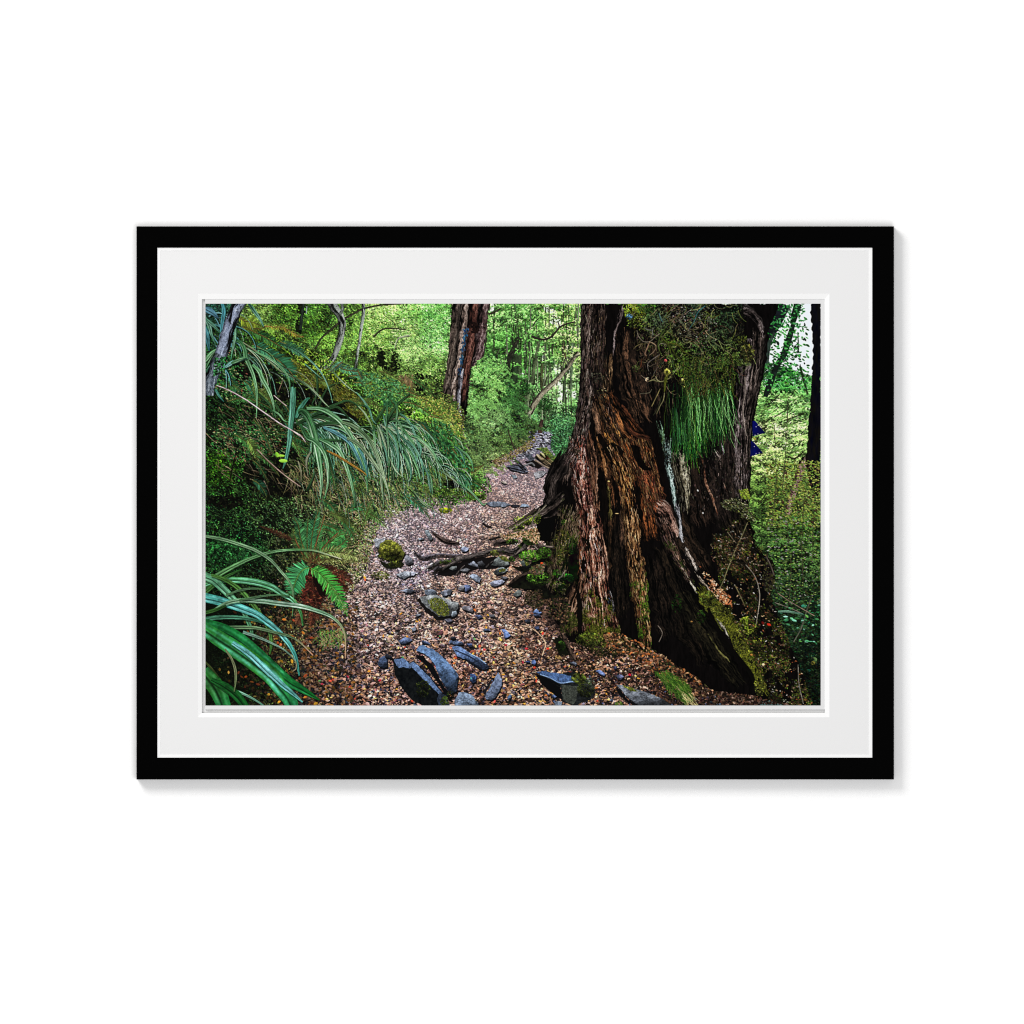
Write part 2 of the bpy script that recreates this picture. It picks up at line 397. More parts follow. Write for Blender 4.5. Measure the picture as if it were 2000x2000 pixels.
ribbon(a2(1590,470, 1500,600, 1420,700, 1330,790, 1240,870, 1180,960, 1130,1050), [6, 8, 9, 9, 11, 12], bark((70,65,55), (135,128,108), (185,180,160), .6, .2, contrast=.7))
S(a2(1150,320, 1200,340, 1270,352, 1330,330, 1380,280, 1420,235, 1480,205, 1560,185), [3.6, 3.2, 3, 2], (44,38,34)); S(a2(1415,240, 1400,180), [2, 1], (44,38,34))
S(a2(1500,600, 1470,540, 1440,620), [3, 2], (90,90,75)); S(a2(1500,540, 1560,515, 1610,500), [3, 2], (85,85,70))

# ---- right-hand background: sky gap, glade, understorey
rback = [(1440,593),(1603,593),(1603,1378),(1440,1378)]
x, y = poly_dots([(1480,593),(1590,593),(1600,760),(1490,760)]); put(x, y, np.full((x.size, 3), (236, 243, 250)))
br = field([(1490,600,60,120,60),(1550,600,70,130,70),(1510,660,70,130,60),(1560,700,50,110,50),(1530,740,65,140,60),(1500,720,40,75,40),(1580,740,85,150,75),(1510,790,125,180,95),(1550,790,135,190,105),
  (1500,850,150,185,105),(1540,840,155,195,115),(1560,870,135,175,95),(1500,905,150,180,100),(1540,920,130,165,85),(1570,960,90,105,55),(1500,960,75,100,45),(1530,1000,70,95,45),(1570,1040,62,92,40),(1530,1080,52,78,38),(1590,1090,55,78,40),
  (1570,1140,42,62,34),(1540,1170,26,42,26),(1590,1200,30,70,45),(1550,1230,30,52,30),(1590,1280,14,34,22),(1570,1350,12,26,16)])
foliage([(1480,593),(1555,593),(1570,760),(1480,760)], 430, br, 7, (.3, .8), .6, 18, .2, thresh=-.05)
foliage([(1480,700),(1603,740),(1603,900),(1462,900)], 4200, br, 7, (-.35, .35), .4, 16, .45, aspect=.35)
foliage([(1456,880),(1603,880),(1603,1378),(1490,1378),(1450,1180),(1450,1100),(1440,1010)], 9000, br, 5.5, (.25, .45), .5, 14, .12)
for i in range(40):
    cx, cy = rg.uniform(1462, 1595), rg.uniform(770, 900)
    L = rg.uniform(18, 40); strands(cx, cy, L, rg.normal(-.5, .15), .25, 1.2, (70, 85, 50), (120, 150, 80))
for cx, cy in zip(rg.uniform(1458, 1600, 150), np.sort(rg.uniform(752, 1150, 150))):      # tiers of leaf, each lit on top
    n = 40; u = rg.normal(0, 1, n); tl = rg.normal(.1, .35); sp_ = rg.uniform(6, 15); xx = cx + u * sp_; yy = cy + rg.normal(0, 3.4, n) + np.abs(u) * 2 + u * sp_ * tl
    cb = br([cx], [cy])[0] * rg.uniform(.85, 1.25); o = np.argsort(-yy)
    c = cb * np.clip(1.15 - .17 * (yy - cy)[:, None] + .2 * rg.standard_normal((n, 1)), .25, 1.6)
    leaves(xx[o], yy[o], 4.6, 2.0, rg.normal(.05, .5, n), np.clip(c, 0, 250)[o])
    if rg.random() < .3: leaves(cx + rg.normal(0, 10, 10), cy + 9 + rg.normal(0, 3, 10), 5, 2.4, rg.normal(0, .6, 10), cb * .35)
S(a3(1540,15, 1500,150, 1440,300, 1400,420), [34, 24, 15, 10], (20,24,28)); S(a3(1650,190, 1610,330, 1560,480, 1490,600, 1430,760, 1390,870), [7, 11, 12, 10, 12, 8], (22,30,26))
S(a3(1690,15, 1660,120, 1640,200), [14, 13, 9], (18,34,22)); S(a3(1690,280, 1695,430, 1690,470), [1.6, 1.6], (40,60,40)); S(a3(1710,590, 1740,700, 1780,850), [3, 4, 3], (35,50,28))
S(a3(1470,280, 1420,400, 1400,560), [6, 8, 8], (40,52,46)); S(a3(1420,950, 1520,850), [1, 2], (50,60,35)); S(a3(1560,1090, 1740,1030), [1.5, 2], (40,50,25)); S(a3(1470,1060, 1620,970), [1, 1.5], (50,60,35))
S(a3(1600,1420, 1660,1440, 1740,1380), [2.5, 2], (40,40,22)); S(a3(1540,1620, 1600,1530), [1.5, 2], (70,60,45)); S(a3(1340,1850, 1400,1760, 1480,1660), [1.2, 1.8], (50,48,30))
n = 260; x = rg.uniform(1497, 1580, n); y = rg.uniform(640, 765, n)
c = pick([(40,110,45),(60,140,60),(25,70,30),(90,170,90),(15,45,25)], n); leaves(x, y, rg.uniform(4, 9, n), rg.uniform(2, 4, n), rg.normal(.5, .6, n), c)
n = 170; x = rg.uniform(1485, 1575, n); y = rg.uniform(593, 640, n) 
leaves(x, y, rg.uniform(4, 8, n), rg.uniform(2, 3.5, n), rg.normal(.6, .7, n), pick([(30,95,40),(50,125,60),(20,50,30),(80,150,90)], n))
for sx in (1560, 1567): ribbon(a3(sx + 190 - 1560 + 1560,1430, 1720,1560, 1650,1760, 1600,1932), [9, 10, 11], bark((70,50,48), (140,115,108), (190,165,160), .5, .2, contrast=.8), edge=.3, seed=sx)
ribbon([(1566,900),(1556,935),(1545,975),(1538,1004)], [9, 10, 11, 10], bark((70,52,50), (135,108,102), (180,158,150), .6, .2, contrast=.8))
fill(rough([(1584,593),(1586,640),(1588,700),(1585,760),(1583,800),(1579,830),(1577,880),(1574,905),(1585,960),(1603,975),(1603,593)], 2, seed=4), lambda x, y: np.clip(np.stack([10 + 9 * nz(x * .2, y * .05), 9 + 7 * nz(x * .2, y * .05), 14 + 6 * nb(x * .2, y * .05)], 1), 0, 255))
n = 1500; x = rg.uniform(1497, 1603, n); y = rg.uniform(900, 1030, n)
leaves(x, y, rg.uniform(3, 6.5, n), rg.uniform(1.6, 3, n), rg.normal(.2, .35, n), jit(pick([(120,135,55),(95,120,50),(150,155,80),(70,90,40),(60,40,30)], n), .15, n), .3)
n = 700; x = rg.uniform(1500, 1603, n); y = rg.uniform(1010, 1180, n)
leaves(x, y, rg.uniform(3, 6, n), rg.uniform(1.6, 2.6, n), rg.normal(.15, .3, n), jit(pick([(95,125,50),(70,110,60),(120,140,75),(60,85,40),(130,125,120)], n), .18, n), .3)
for lx, ly, L, W, a, c in [(1571,1184,13,8,.2,(56,130,104)),(1592,1288,10,8,1.0,(84,110,64)),(1588,1295,8,9,1.4,(100,96,40)),(1540,1220,9,4,.3,(70,130,90)),(1560,1227,9,4,.1,(84,140,108)),(1571,1229,6,4,.4,(110,160,144)),(1580,1310,10,6,.3,(22,62,48)),(1592,1256,13,4,.5,(44,100,64)),(1556,1208,10,4,.1,(50,100,50))]:
    leaves([lx],[ly],[L],[W],[a],[c], .3, .7)
n = 700; x, y = scatter([(1500,1150),(1603,1120),(1603,1378),(1590,1378),(1545,1260)], n)
leaves(x, y, rg.uniform(3, 8, n), rg.uniform(1.4, 3.2, n), rg.normal(.3, .6, n), jit(pick([(38,66,30),(24,44,22),(58,90,44),(14,24,14),(76,106,66),(52,50,32)], n), .2, n) * (.95 - .6 * np.clip((y - 1150) / 230, 0, 1))[:, None], .3)
S(b3(1810,890, 1770,1000, 1720,1160, 1650,1290), [2, 2.6, 3, 2], (70,72,60)); S(b3(1500,840, 1620,920, 1840,1050), [1, 1.4], (130,110,95)); S(b3(1480,930, 1620,980, 1730,1030), [1, 1.4], (120,110,100))
ribbon(b3(1510,1010, 1600,1010, 1740,1035), [3, 4, 2], blade((60,110,90), (120,170,140)))

for q in [[(1540,770),(1536,860),(1528,960)],[(1512,820),(1516,930),(1508,1030)],[(1572,960),(1566,1060),(1570,1150)],[(1590,1000),(1586,1100)],[(1536,1010),(1545,1110),(1540,1190)]]: ribbon(q, [1.4, 2.6, 3], twig((58, 54, 40)), rag=6)
n = 26; leaves(rg.uniform(1515, 1600, n), rg.uniform(1180, 1262, n), rg.uniform(5, 11, n), rg.uniform(2, 4.4, n), rg.normal(.25, .5, n), jit(pick([(90,160,120),(70,140,90),(120,180,150),(90,140,70)], n), .15, n), .3)
# ---- bush-clad slope, upper left
ub = [(401,593),(890,593),(870,700),(868,790),(800,770),(700,740),(620,700),(540,660),(500,640),(401,700)]
bu = field([(420,600,40,70,50),(440,640,35,60,35),(500,610,95,112,48),(520,660,85,105,38),(560,610,66,92,30),(600,640,62,88,28),(640,600,70,100,35),(680,610,90,118,45),(640,680,84,108,38),(690,650,92,118,45),(740,610,150,182,80),(745,650,130,162,66),(790,640,158,190,88),(800,605,128,175,72),
   (840,610,120,178,75),(850,660,135,190,85),(800,690,125,152,72),(840,720,105,130,56),(780,720,88,105,46),(740,700,100,122,50),(700,700,78,98,38),(660,720,75,95,38),(850,760,92,108,45),(790,750,70,75,35),(600,690,66,84,34),(560,660,72,90,34)])
bu0 = bu; bu = lambda x, y: bu0(x, y) * np.array([1.0, 1.10, 1.25], np.float32)
foliage(ub, 17000, bu, 5.4, (.55, .35), .5, 22, .12)
foliage([(700,593),(880,593),(866,720),(760,720)], 4500, bu, 4.6, (.4, .6), .3, 30, .75)
def leafmist(region, n, cf, k=1.15, ang=(.5, .5), size=4.2, cl=18):
    foliage(region, n, lambda x, y: cf(x, y) * k, size, ang, .4, cl, .5, seedo=3.3)
leafmist(ub, 4200, bu, 1.25)
for px, py, pw in [(588,600,9),(582,640,7),(745,700,9),(770,708,12),(752,730,8)]:     # dark hollows
    n = 90; leaves(px + rg.normal(0, pw * .4, n), py + rg.normal(0, pw, n), 5, 3, rg.normal(.6, .4, n), pick([(8,14,8),(16,22,10),(25,30,14)], n))
S(a1(930,15, 915,130, 900,260), [4, 5, 6], (36,46,38)); S(a1(960,40, 955,110), [2, 2], (120,140,130))
S(a1(1880,15, 1680,25, 1500,62, 1400,110, 1300,165, 1200,250, 1100,340, 1040,440), [2.2, 2.8, 3.2, 3.4, 3, 2.4], (46,44,34))
S(a1(1590,330, 1640,280, 1700,250, 1800,248, 1900,262), [3, 2.4, 1.6], (50,50,36)); S(a1(1790,430, 1810,370, 1840,335, 1932,315), [1.5, 2.5, 4], (150,160,130)); S(a1(1800,250, 1790,200, 1690,120), [1.2, .8], (90,100,60))
ribbon(a1(1175,-20, 1225,60, 1275,130, 1300,220, 1285,320, 1255,420, 1225,500, 1190,560, 1120,610, 1060,640), [15, 15, 15, 14, 12, 12, 11, 11, 10, 7], bark((76,80,76), (122,128,122), (170,176,168), .6, .4, contrast=.55, seed=2, bright=1.15), edge=.15)
S(a1(1285,0, 1300,60, 1280,110), [5, 5], (100,108,100))
ribbon(a1(1495,0, 1495,110, 1475,240, 1460,360, 1440,480, 1425,600, 1410,700), [6.5, 6.5, 6, 5, 5, 4.5, 3.5], bark((86,92,86), (126,134,126), (172,180,170), .7, .3, contrast=.55, seed=3, bright=1.15))
# dry skirt of a plant on the right of the slope
n = 70; strands(rg.uniform(778, 806, n), rg.uniform(730, 742, n), rg.uniform(18, 34, n), rg.normal(1.6, .18, n), rg.normal(0, .2, n), 1.2, jit((130,110,80), .2, n), jit((80,65,40), .2, n))
n = 40; leaves(rg.normal(822, 5, n), rg.normal(755, 11, n), 6, 4, 1.5, pick([(10,12,8),(20,20,12)], n))

# ---- the old leaning trunk behind the bank
tm = [(889,590),(886,630),(882,670),(877,705),(868,745),(864,778),(875,790),(893,783),(898,806),(901,830),(908,838),(912,800),(918,770),(923,740),(930,704),(943,690),(945,660),(950,625),(957,590)]
fill(rough(tm, 2, 3, 8), (34, 26, 24))
ribbon([(893,590),(888,650),(882,705),(872,775)], [18, 18, 16, 16], bark((28,22,20), (70,60,54), (120,108,98), .5, .2, lx=.5), edge=.2, seed=1)
ribbon([(908,590),(904,640),(897,700),(888,745),(884,782)], [15, 16, 17, 15, 12], bark((56,46,42), (132,114,104), (196,180,170), .8, .3, contrast=1.2, lx=-.1, bright=.92), edge=.3, seed=2)
ribbon([(925,590),(920,650),(914,705),(905,760),(898,812),(901,836)], [20, 19, 18, 16, 13, 7], bark((22,12,11), (66,40,34), (118,82,72), .5, .2, lx=-.2, contrast=1.2), edge=.2, seed=3)
ribbon([(945,590),(940,640),(934,690),(922,735),(912,790),(905,825)], [22, 18, 18, 10, 8, 4], bark((24,18,18), (70,52,52), (135,118,116), .6, .25, lx=-.3, contrast=1.2), edge=.3, seed=4)
ribbon([(902,720),(898,750),(896,790),(900,812)], [6, 8, 7, 5], bark((50,48,55), (120,118,125), (180,180,185), .7, .3), edge=.3)
n = 130; t = rg.random(n); x = 911 - 15 * t + rg.normal(0, 2.0, n); y = 640 + 92 * t
leaves(x, y, rg.uniform(3, 7, n), rg.uniform(1.5, 3, n), rg.normal(1.65, .2, n), jit(pick([(38,78,110),(24,52,80),(70,110,135),(60,56,60)], n, (4, 3, 1, 3)), .2, n))
n = 60; leaves(rg.normal(927, 4, n), rg.uniform(628, 650, n), 5, 4, 1.5, pick([(15,8,8),(30,18,15)], n))
ribbon([(901,830),(905,850),(909,872),(914,884)], [6, 5, 4, 2], bark((40,38,36), (110,108,102), (160,160,150), .8, .4))

x, y = scatter([(855,765),(885,772),(905,800),(915,840),(900,850),(880,815),(850,800)], 420)
leaves(x, y, rg.uniform(2.5, 5, x.size), 1.8, rg.normal(.5, .7, x.size), jit(pick([(96,116,56),(70,90,40),(120,138,74),(50,62,30),(90,76,48)], x.size), .2, x.size))

# ---- path: leaf litter
lit0 = None
path = [(1035,838),(1078,842),(1072,868),(1085,890),(1078,925),(1090,965),(1100,1010),(1140,1100),(1200,1200),(1320,1250),(1420,1300),(1560,1378),(540,1378),(500,1330),(480,1240),(600,1190),(680,1120),(700,1070),(720,1020),(770,980),(860,970),(940,955),(945,930),(950,900),(1000,880),(1030,860)]
lit = field([(1055,845,150,145,150),(1040,875,135,122,120),(1000,900,165,140,128),(980,920,190,155,140),(1020,935,180,150,132),(960,970,190,155,132),(900,990,180,150,132),(1000,1000,170,140,118),(830,1010,178,152,138),(780,1040,180,155,140),
  (900,1060,185,152,132),(980,1050,165,135,110),(800,1110,182,160,150),(900,1110,168,138,118),(990,1130,178,142,110),(1020,1180,150,118,94),(740,1150,165,140,122),(700,1190,150,124,104),(860,1170,176,144,118),(960,1210,178,142,115),(1060,1240,145,112,88),
  (740,1230,165,135,112),(620,1250,100,80,62),(680,1280,125,100,84),(900,1260,165,128,104),(1000,1290,172,134,100),(1090,1290,150,114,86),(640,1340,130,98,74),(720,1350,155,115,88),(900,1340,145,106,82),(1000,1350,155,116,84),(1150,1320,150,112,82),(1250,1310,140,104,78),(1330,1330,95,66,48),(1420,1365,60,42,32),
  (580,1200,60,48,34),(560,1330,55,46,30),(1050,1160,70,52,42),(1090,1210,60,45,36)])
litraw = lit
def lit(x, y):
    d = np.clip((np.asarray(y).ravel() - 1120) / 260, 0, 1)[:, None]
    return litraw(x, y) * (np.array([.97, 1.0, 1.09]) * (1 - d) + np.array([.85, .91, 1.06]) * d)
x, y = poly_dots(rough(path, 5, 6, 2)); q = np.clip((y - 860) / 400, 0, 1)[:, None]; put(x, y, lit(x, y) * (.78 - .58 * q) * np.array([.95, 1, 1.12]))
def litter(region, n, cf, k=1.0, big=1.0):
    x, y = scatter(region, n)
    y0 = np.clip((y - 845) / 530, 0, 1)
    w = rg.random(x.size) < (.16 + 1.0 / (1 + 3.0 * y0))            # far leaves are smaller, so more of them
    x, y, y0 = x[w], y[w], y0[w]
    o = np.argsort(y + rg.normal(0, 6, x.size)); x, y, y0 = x[o], y[o], y0[o]
    m = cf(x, y) / np.array([176, 146, 124.])
    pal = pick([(220,184,146),(196,154,122),(232,206,176),(156,112,84),(180,138,116),(92,66,56),(40,30,30),(62,56,66),(204,148,86),(180,96,66),(222,184,104),(136,78,84),(120,116,130),(24,20,22),(214,176,160)], x.size,
               (13, 15, 8, 12, 12, 11, 12, 8, 3, 1.2, 1.6, 1.6, 4, 6, 8))
    g = pal.mean(1, keepdims=True)
    fadeb = (1 - y0)[:, None] * .5
    pal = pal * (1 - fadeb) + (np.array([186, 154, 138.]) * (.62 + .6 * (g / 160))) * fadeb
    q = (.30 + .70 * y0)[:, None]                                    # distance evens the leaves out
    pal = np.array([176, 146, 128.]) * (1 - q) + pal * q
    b = (1.15 - .07 * y0) * k * (1 + q[:, 0] * (.36 * nz(x / 8, y / 5) + .34 * nb(x / 26, y / 13) + .22 * rg.standard_normal(x.size)))
    c = np.clip(pal * m * b[:, None], 0, 250)
    L = big * (1.5 + 4.7 * y0) * np.exp(.34 * rg.standard_normal(x.size))
    a = rg.normal(.1, .62, x.size)
    W = L * np.exp(rg.normal(-.92, .3, x.size))
    leaves(x + .8, y + .9, L * 1.0, W, a, c * (.12 + .6 * (1 - y0[:, None]) ** 1.5), 0, .7)
    leaves(x, y, L, W, a, c, .14, .7)
litter(path, 84000, lit)
litter(path, 26000, lit, 1.06)
x, y = scatter(path, 60000); yy = np.clip((y - 845) / 530, 0, 1); k = rg.random(x.size) < .06 + .3 * yy   # grit and crumbs between the leaves
put(x[k], y[k], lit(x[k], y[k]) * rg.choice([.12, .3, 1.2], (k.sum(), 1), p=[.5, .3, .2]))
x, y = scatter([(620,1290),(700,1200),(980,1190),(1100,1260),(1320,1330),(1450,1378),(480,1378)], 900); d = np.clip((y - 1170) / 200, .2, 1)
leaves(x, y, rg.uniform(3, 7, x.size) * d, rg.uniform(2, 4.6, x.size) * d, rg.normal(.2, .8, x.size), jit(pick([(26,28,34),(44,50,66),(16,15,16),(66,76,100),(88,100,128),(34,26,24)], x.size, (5, 4, 6, 2.4, 1.2, 4)), .15, x.size))
x, y = scatter([(1060,1240),(1180,1270),(1330,1340),(1480,1378),(1300,1378),(1120,1330)], 700)
leaves(x, y, rg.uniform(4, 8, x.size), rg.uniform(2, 4.4, x.size), rg.normal(.3, .8, x.size), jit(pick([(30,22,18),(52,38,30),(20,18,14),(84,60,46)], x.size), .2, x.size))
# ---- far end of the path: slabs, logs, stones
stone = lambda c, s=0.: (lambda x, y: np.clip(np.asarray(c, np.float32) * (1 + .28 * nz(x * .22 + s, y * .22) + .22 * nb(x * .7, y * .7 + s) + .12 * rg.standard_normal(x.size))[:, None], 0, 255))
n = 260; x, y = scatter([(1050,845),(1078,848),(1072,872),(1030,890),(1000,905),(1010,890),(1040,868)], n)
leaves(x, y, rg.uniform(4, 9, n), rg.uniform(1.5, 3, n), rg.normal(.25, .25, n), jit(pick([(165,165,175),(120,120,130),(60,58,62),(190,190,198),(40,36,38)], n), .1, n), .3)
for p in [(910,1545,990,1530,1080,1560,1130,1605,1060,1610,960,1580), (1000,1500,1040,1510,1120,1580,1060,1570)]:
    fill(rough(a2(*p) + (0, 3), 1, 3), (16, 14, 16)); fill(rough(a2(*p), 1, 3), stone((88, 92, 104)))
S(a2(930,1560, 1000,1575, 1090,1600), [2, 1.5], (20,20,24)); S(a2(960,1530, 1030,1545, 1100,1580), [1.6, 1.6], (26,26,30)); S(a2(1000,1495, 1040,1520, 1080,1560), [3, 3], (34,34,38))
fill(rough(a2(1080,1500, 1170,1490, 1260,1550, 1210,1570, 1130,1545), 1, 3), (22, 18, 18))
fill(rough(a2(1090,1440, 1140,1430, 1190,1480, 1130,1500), 1, 3), stone((70, 74, 82)))
ribbon(a2(1190,1450, 1270,1500, 1390,1580), [9, 12, 13], bark((40,34,26), (120,105,80), (185,170,140), .7, .2, lx=-.5))
ribbon(a2(1230,1430, 1300,1470, 1400,1545), [6, 9, 10], bark((60,56,36), (140,135,90), (190,185,140), .7, .2, lx=-.5))
S(a2(1180,1490, 1270,1545, 1370,1590), [3, 3], (130,115,100)); S(a2(1080,1545, 1150,1520, 1180,1545), [3, 3], (110,110,112))
ribbon(a2(1270,1380, 1290,1420, 1310,1480), [9, 9, 8], bark((40,16,12), (110,58,44), (160,100,80), .6, .2))
S(a2(1250,1110, 1235,1170, 1230,1235), [6, 7, 8], (60,45,40))
foliage([(1075,800),(1140,790),(1130,880),(1100,900),(1080,870),(1072,840)], 500, lambda x, y: np.broadcast_to(np.array([64, 112, 66.]), (x.size, 3)), 5, (.4, .6), .5, 12, .25)
x, y = scatter(a2(1350,1060, 1500,1040, 1530,1250, 1480,1420, 1400,1450, 1330,1380, 1340,1250), 260)
leaves(x, y, 3.6, 1.6, rg.normal(.4, .5, x.size), jit(pick([(60,110,70),(85,135,85),(40,75,48),(110,160,115),(50,90,50)], x.size), .15, x.size), .3)
x, y = scatter(a2(1210,1380, 1290,1370, 1350,1450, 1410,1480, 1400,1540, 1300,1450), 200)
leaves(x, y, 4, 2, rg.normal(.3, .5, x.size), jit(pick([(85,105,50),(110,130,60),(60,80,40)], x.size), .15, x.size), .3)
for p, c in [((960,1625,1000,1630,1020,1655,980,1660), (130,140,150)), ((1170,1610,1230,1590,1300,1600,1260,1640,1190,1670), (150,150,155)), ((720,1890,800,1880,900,1890,960,1910,900,1932,760,1925), (110,118,132)), ((1050,1905,1120,1910,1130,1932,1040,1930), (140,155,175)), ((960,1910,1040,1915,1030,1932,950,1930), (40,40,46)), ((860,1690,900,1690,920,1715,880,1710), (170,160,150))]:
    fill(rough(a2(*p) + (0, 2), 1, 3), (22, 20, 22)); fill(rough(a2(*p), 1, 3), stone(c))

# ---- bushy growth on the left of the path, beyond the bank
bush = [(920,720),(938,700),(960,690),(985,720),(1005,770),(1030,810),(1050,838),(1040,860),(1000,880),(965,905),(940,935),(920,930),(905,890),(902,850),(912,800)]
bb0 = field([(940,720,120,175,75),(960,760,125,175,75),(930,780,105,150,65),(990,770,60,100,42),(960,820,118,152,76),(930,840,95,125,58),(1000,830,72,108,48),(980,860,85,108,48),(940,880,98,122,60),(920,910,88,108,50),(1020,840,60,85,38),(1030,860,85,90,42),(960,895,105,118,60)])
bb = lambda x, y: bb0(x, y) * np.array([.90, .92, 1.12], np.float32)
foliage(bush, 8500, bb, 4.6, (.25, .5), .45, 16, .15)
x, y = scatter(bush, 150)
for cx, cy in zip(x, y):
    n = 24; u = rg.random(n); a = rg.normal(.35, .25); xx = cx + 26 * u * np.cos(a); yy = cy + 26 * u * np.sin(a) + u * u * 6
    cb = bb([cx], [cy])[0] * rg.uniform(.9, 1.35)
    leaves(xx + rg.normal(0, .6, n), yy + rg.normal(0, 1.8, n), 4, 1.7, a + rg.normal(0, .8, n), jit(cb, .12, n), .3)
n = 300; x, y = scatter([(960,900),(1000,880),(1035,860),(1050,850),(1040,872),(1000,896),(970,915)], n)
leaves(x, y, 4, 1.8, rg.normal(.2, .5, n), jit(pick([(130,110,80),(95,90,50),(70,55,40),(140,130,80)], n), .15, n))
S(a2(930,1210, 960,1310, 990,1390), [1.6, 2], (60,50,40)); S(a2(500,1200, 520,1320, 560,1400), [2.2, 2], (110,105,95))

# ---- bank: dark soil, moss and small leaves
bank = [(401,640),(500,640),(560,660),(640,700),(720,730),(800,775),(860,790),(905,850),(920,900),(955,935),(960,960),(900,985),(800,992),(742,1018),(728,1070),(712,1120),(660,1190),(600,1240),(560,1330),(560,1378),(401,1378)]
bk = field([(430,720,22,42,24),(480,700,30,42,18),(540,690,62,74,26),(600,720,84,88,30),(650,760,92,92,26),(560,740,48,62,30),(640,700,72,86,34),(700,740,62,84,38),(760,770,70,105,45),(820,800,88,122,48),(870,830,80,108,42),(480,760,24,36,18),(440,800,18,30,16),(520,800,26,30,18),
  (600,800,26,32,16),(680,820,62,62,22),(700,860,30,45,24),(440,860,22,30,18),(500,860,26,34,20),(560,880,26,28,16),(430,910,26,50,14),(460,960,24,38,18),(520,940,22,22,14),(600,920,34,36,22),(640,960,48,52,30),(700,930,50,60,34),(720,980,72,78,50),(780,950,58,68,38),
  (840,930,50,62,32),(880,960,46,62,30),(900,900,60,85,42),(430,1010,20,32,18),(430,1060,20,42,22),(480,1070,22,46,26),(520,1010,36,44,30),(600,1010,52,58,42),(660,1010,62,68,46),(700,1030,82,80,58),(560,1080,36,32,24),(480,1120,16,24,14),(520,1160,22,20,14),(620,1160,58,46,36),(680,1110,92,80,62),
  (440,1200,10,16,10),(480,1260,14,18,9),(540,1210,46,38,26),(580,1260,66,54,38),(500,1330,22,24,12),(540,1360,44,38,22)])
bk0 = bk
def bk(x, y):
    c = bk0(x, y); return c * np.array([1.12, 1.3, 1.1], np.float32) + np.array([3, 8, 4], np.float32)
foliage(bank, 26000, bk, 4.6, (.5, .6), .6, 13, .05, hi=.35)
x, y = scatter(bank, 9000); k = (nz(x / 22, y / 15) > .05); x, y = x[k], y[k]      # black hollows
k = (x + y < 1720) | (x < 560); x, y = x[k], y[k]
leaves(x, y, rg.uniform(3, 7, x.size), rg.uniform(2, 4, x.size), rg.normal(.6, .4, x.size), bk(x, y) * rg.uniform(.08, .32, (x.size, 1)), 0)
x, y = scatter(bank, 7500); leaves(x, y, rg.uniform(2.2, 5, x.size), rg.uniform(1.2, 2.2, x.size), rg.normal(.5, .6, x.size), np.clip(bk(x, y) * np.exp(rg.normal(.55, .35, (x.size, 1))) + rg.normal(0, 8, (x.size, 3)), 0, 235), .3)
n = 1700; x, y = scatter(bank, n); strands(x, y, rg.uniform(6, 22, n), rg.normal(.75, .5, n), rg.normal(.2, .4, n), .9, np.clip(bk(x, y) * 1.5 + np.array([26, 20, 14]), 0, 220), np.clip(bk(x, y) * 1.1 + 14, 0, 220))
# brown litter on the lower bank
x, y = scatter([(600,930),(740,960),(800,985),(740,1030),(715,1110),(640,1200),(580,1240),(500,1180),(620,1040)], 1500)
leaves(x, y, rg.uniform(2.5, 5.5, x.size), rg.uniform(1.4, 2.6, x.size), rg.normal(.3, .7, x.size), jit(pick([(150,120,92),(185,155,125),(110,80,58),(80,56,42),(60,74,40),(90,110,66)], x.size), .2, x.size) * (.55 + .45 * np.clip((x - 560) / 170, 0, 1))[:, None])
x, y = scatter([(520,1170),(640,1180),(700,1180),(690,1378),(470,1378),(440,1300)], 1500); d = .25 + .75 * np.clip((x - 450) / 200, 0, 1)
leaves(x, y, rg.uniform(4.5, 9.5, x.size), rg.uniform(2.4, 4.6, x.size), rg.normal(.3, .8, x.size), jit(pick([(200,160,120),(170,120,80),(120,84,58),(70,50,40),(40,32,28),(190,130,60),(60,70,46),(50,54,66)], x.size), .18, x.size) * (d * .72)[:, None])
n = 60; leaves(rg.uniform(440, 620, n), rg.uniform(1180, 1378, n), rg.uniform(5, 10, n), rg.uniform(3, 6, n), rg.normal(.4, .8, n), jit(pick([(215,160,50),(200,120,50),(205,180,90),(190,90,50)], n), .12, n) * rg.uniform(.5, 1, (n, 1)))
x, y = scatter([(560,930),(700,900),(860,960),(800,990),(740,1020),(712,1110),(640,1180),(600,1100),(560,1020)], 2600)
w = np.clip((x - 560) / 150, .25, 1)[:, None]; leaves(x, y, rg.uniform(2, 5, x.size), rg.uniform(1.2, 2.2, x.size), rg.normal(.5, .6, x.size), jit(pick([(120,132,84),(150,150,104),(92,112,62),(176,150,122),(50,56,36),(24,22,16),(140,110,84)], x.size), .2, x.size) * w)
n = 420; x, y = scatter([(540,860),(700,860),(900,930),(880,985),(740,1015),(700,1060),(600,1000),(540,950)], n); strands(x, y, rg.uniform(10, 34, n), rg.normal(.95, .4, n), rg.normal(.25, .3, n), 1.2, jit(pick([(150,150,96),(110,130,70),(170,150,120),(84,108,60)], n), .2, n), jit((90,96,60), .2, n))
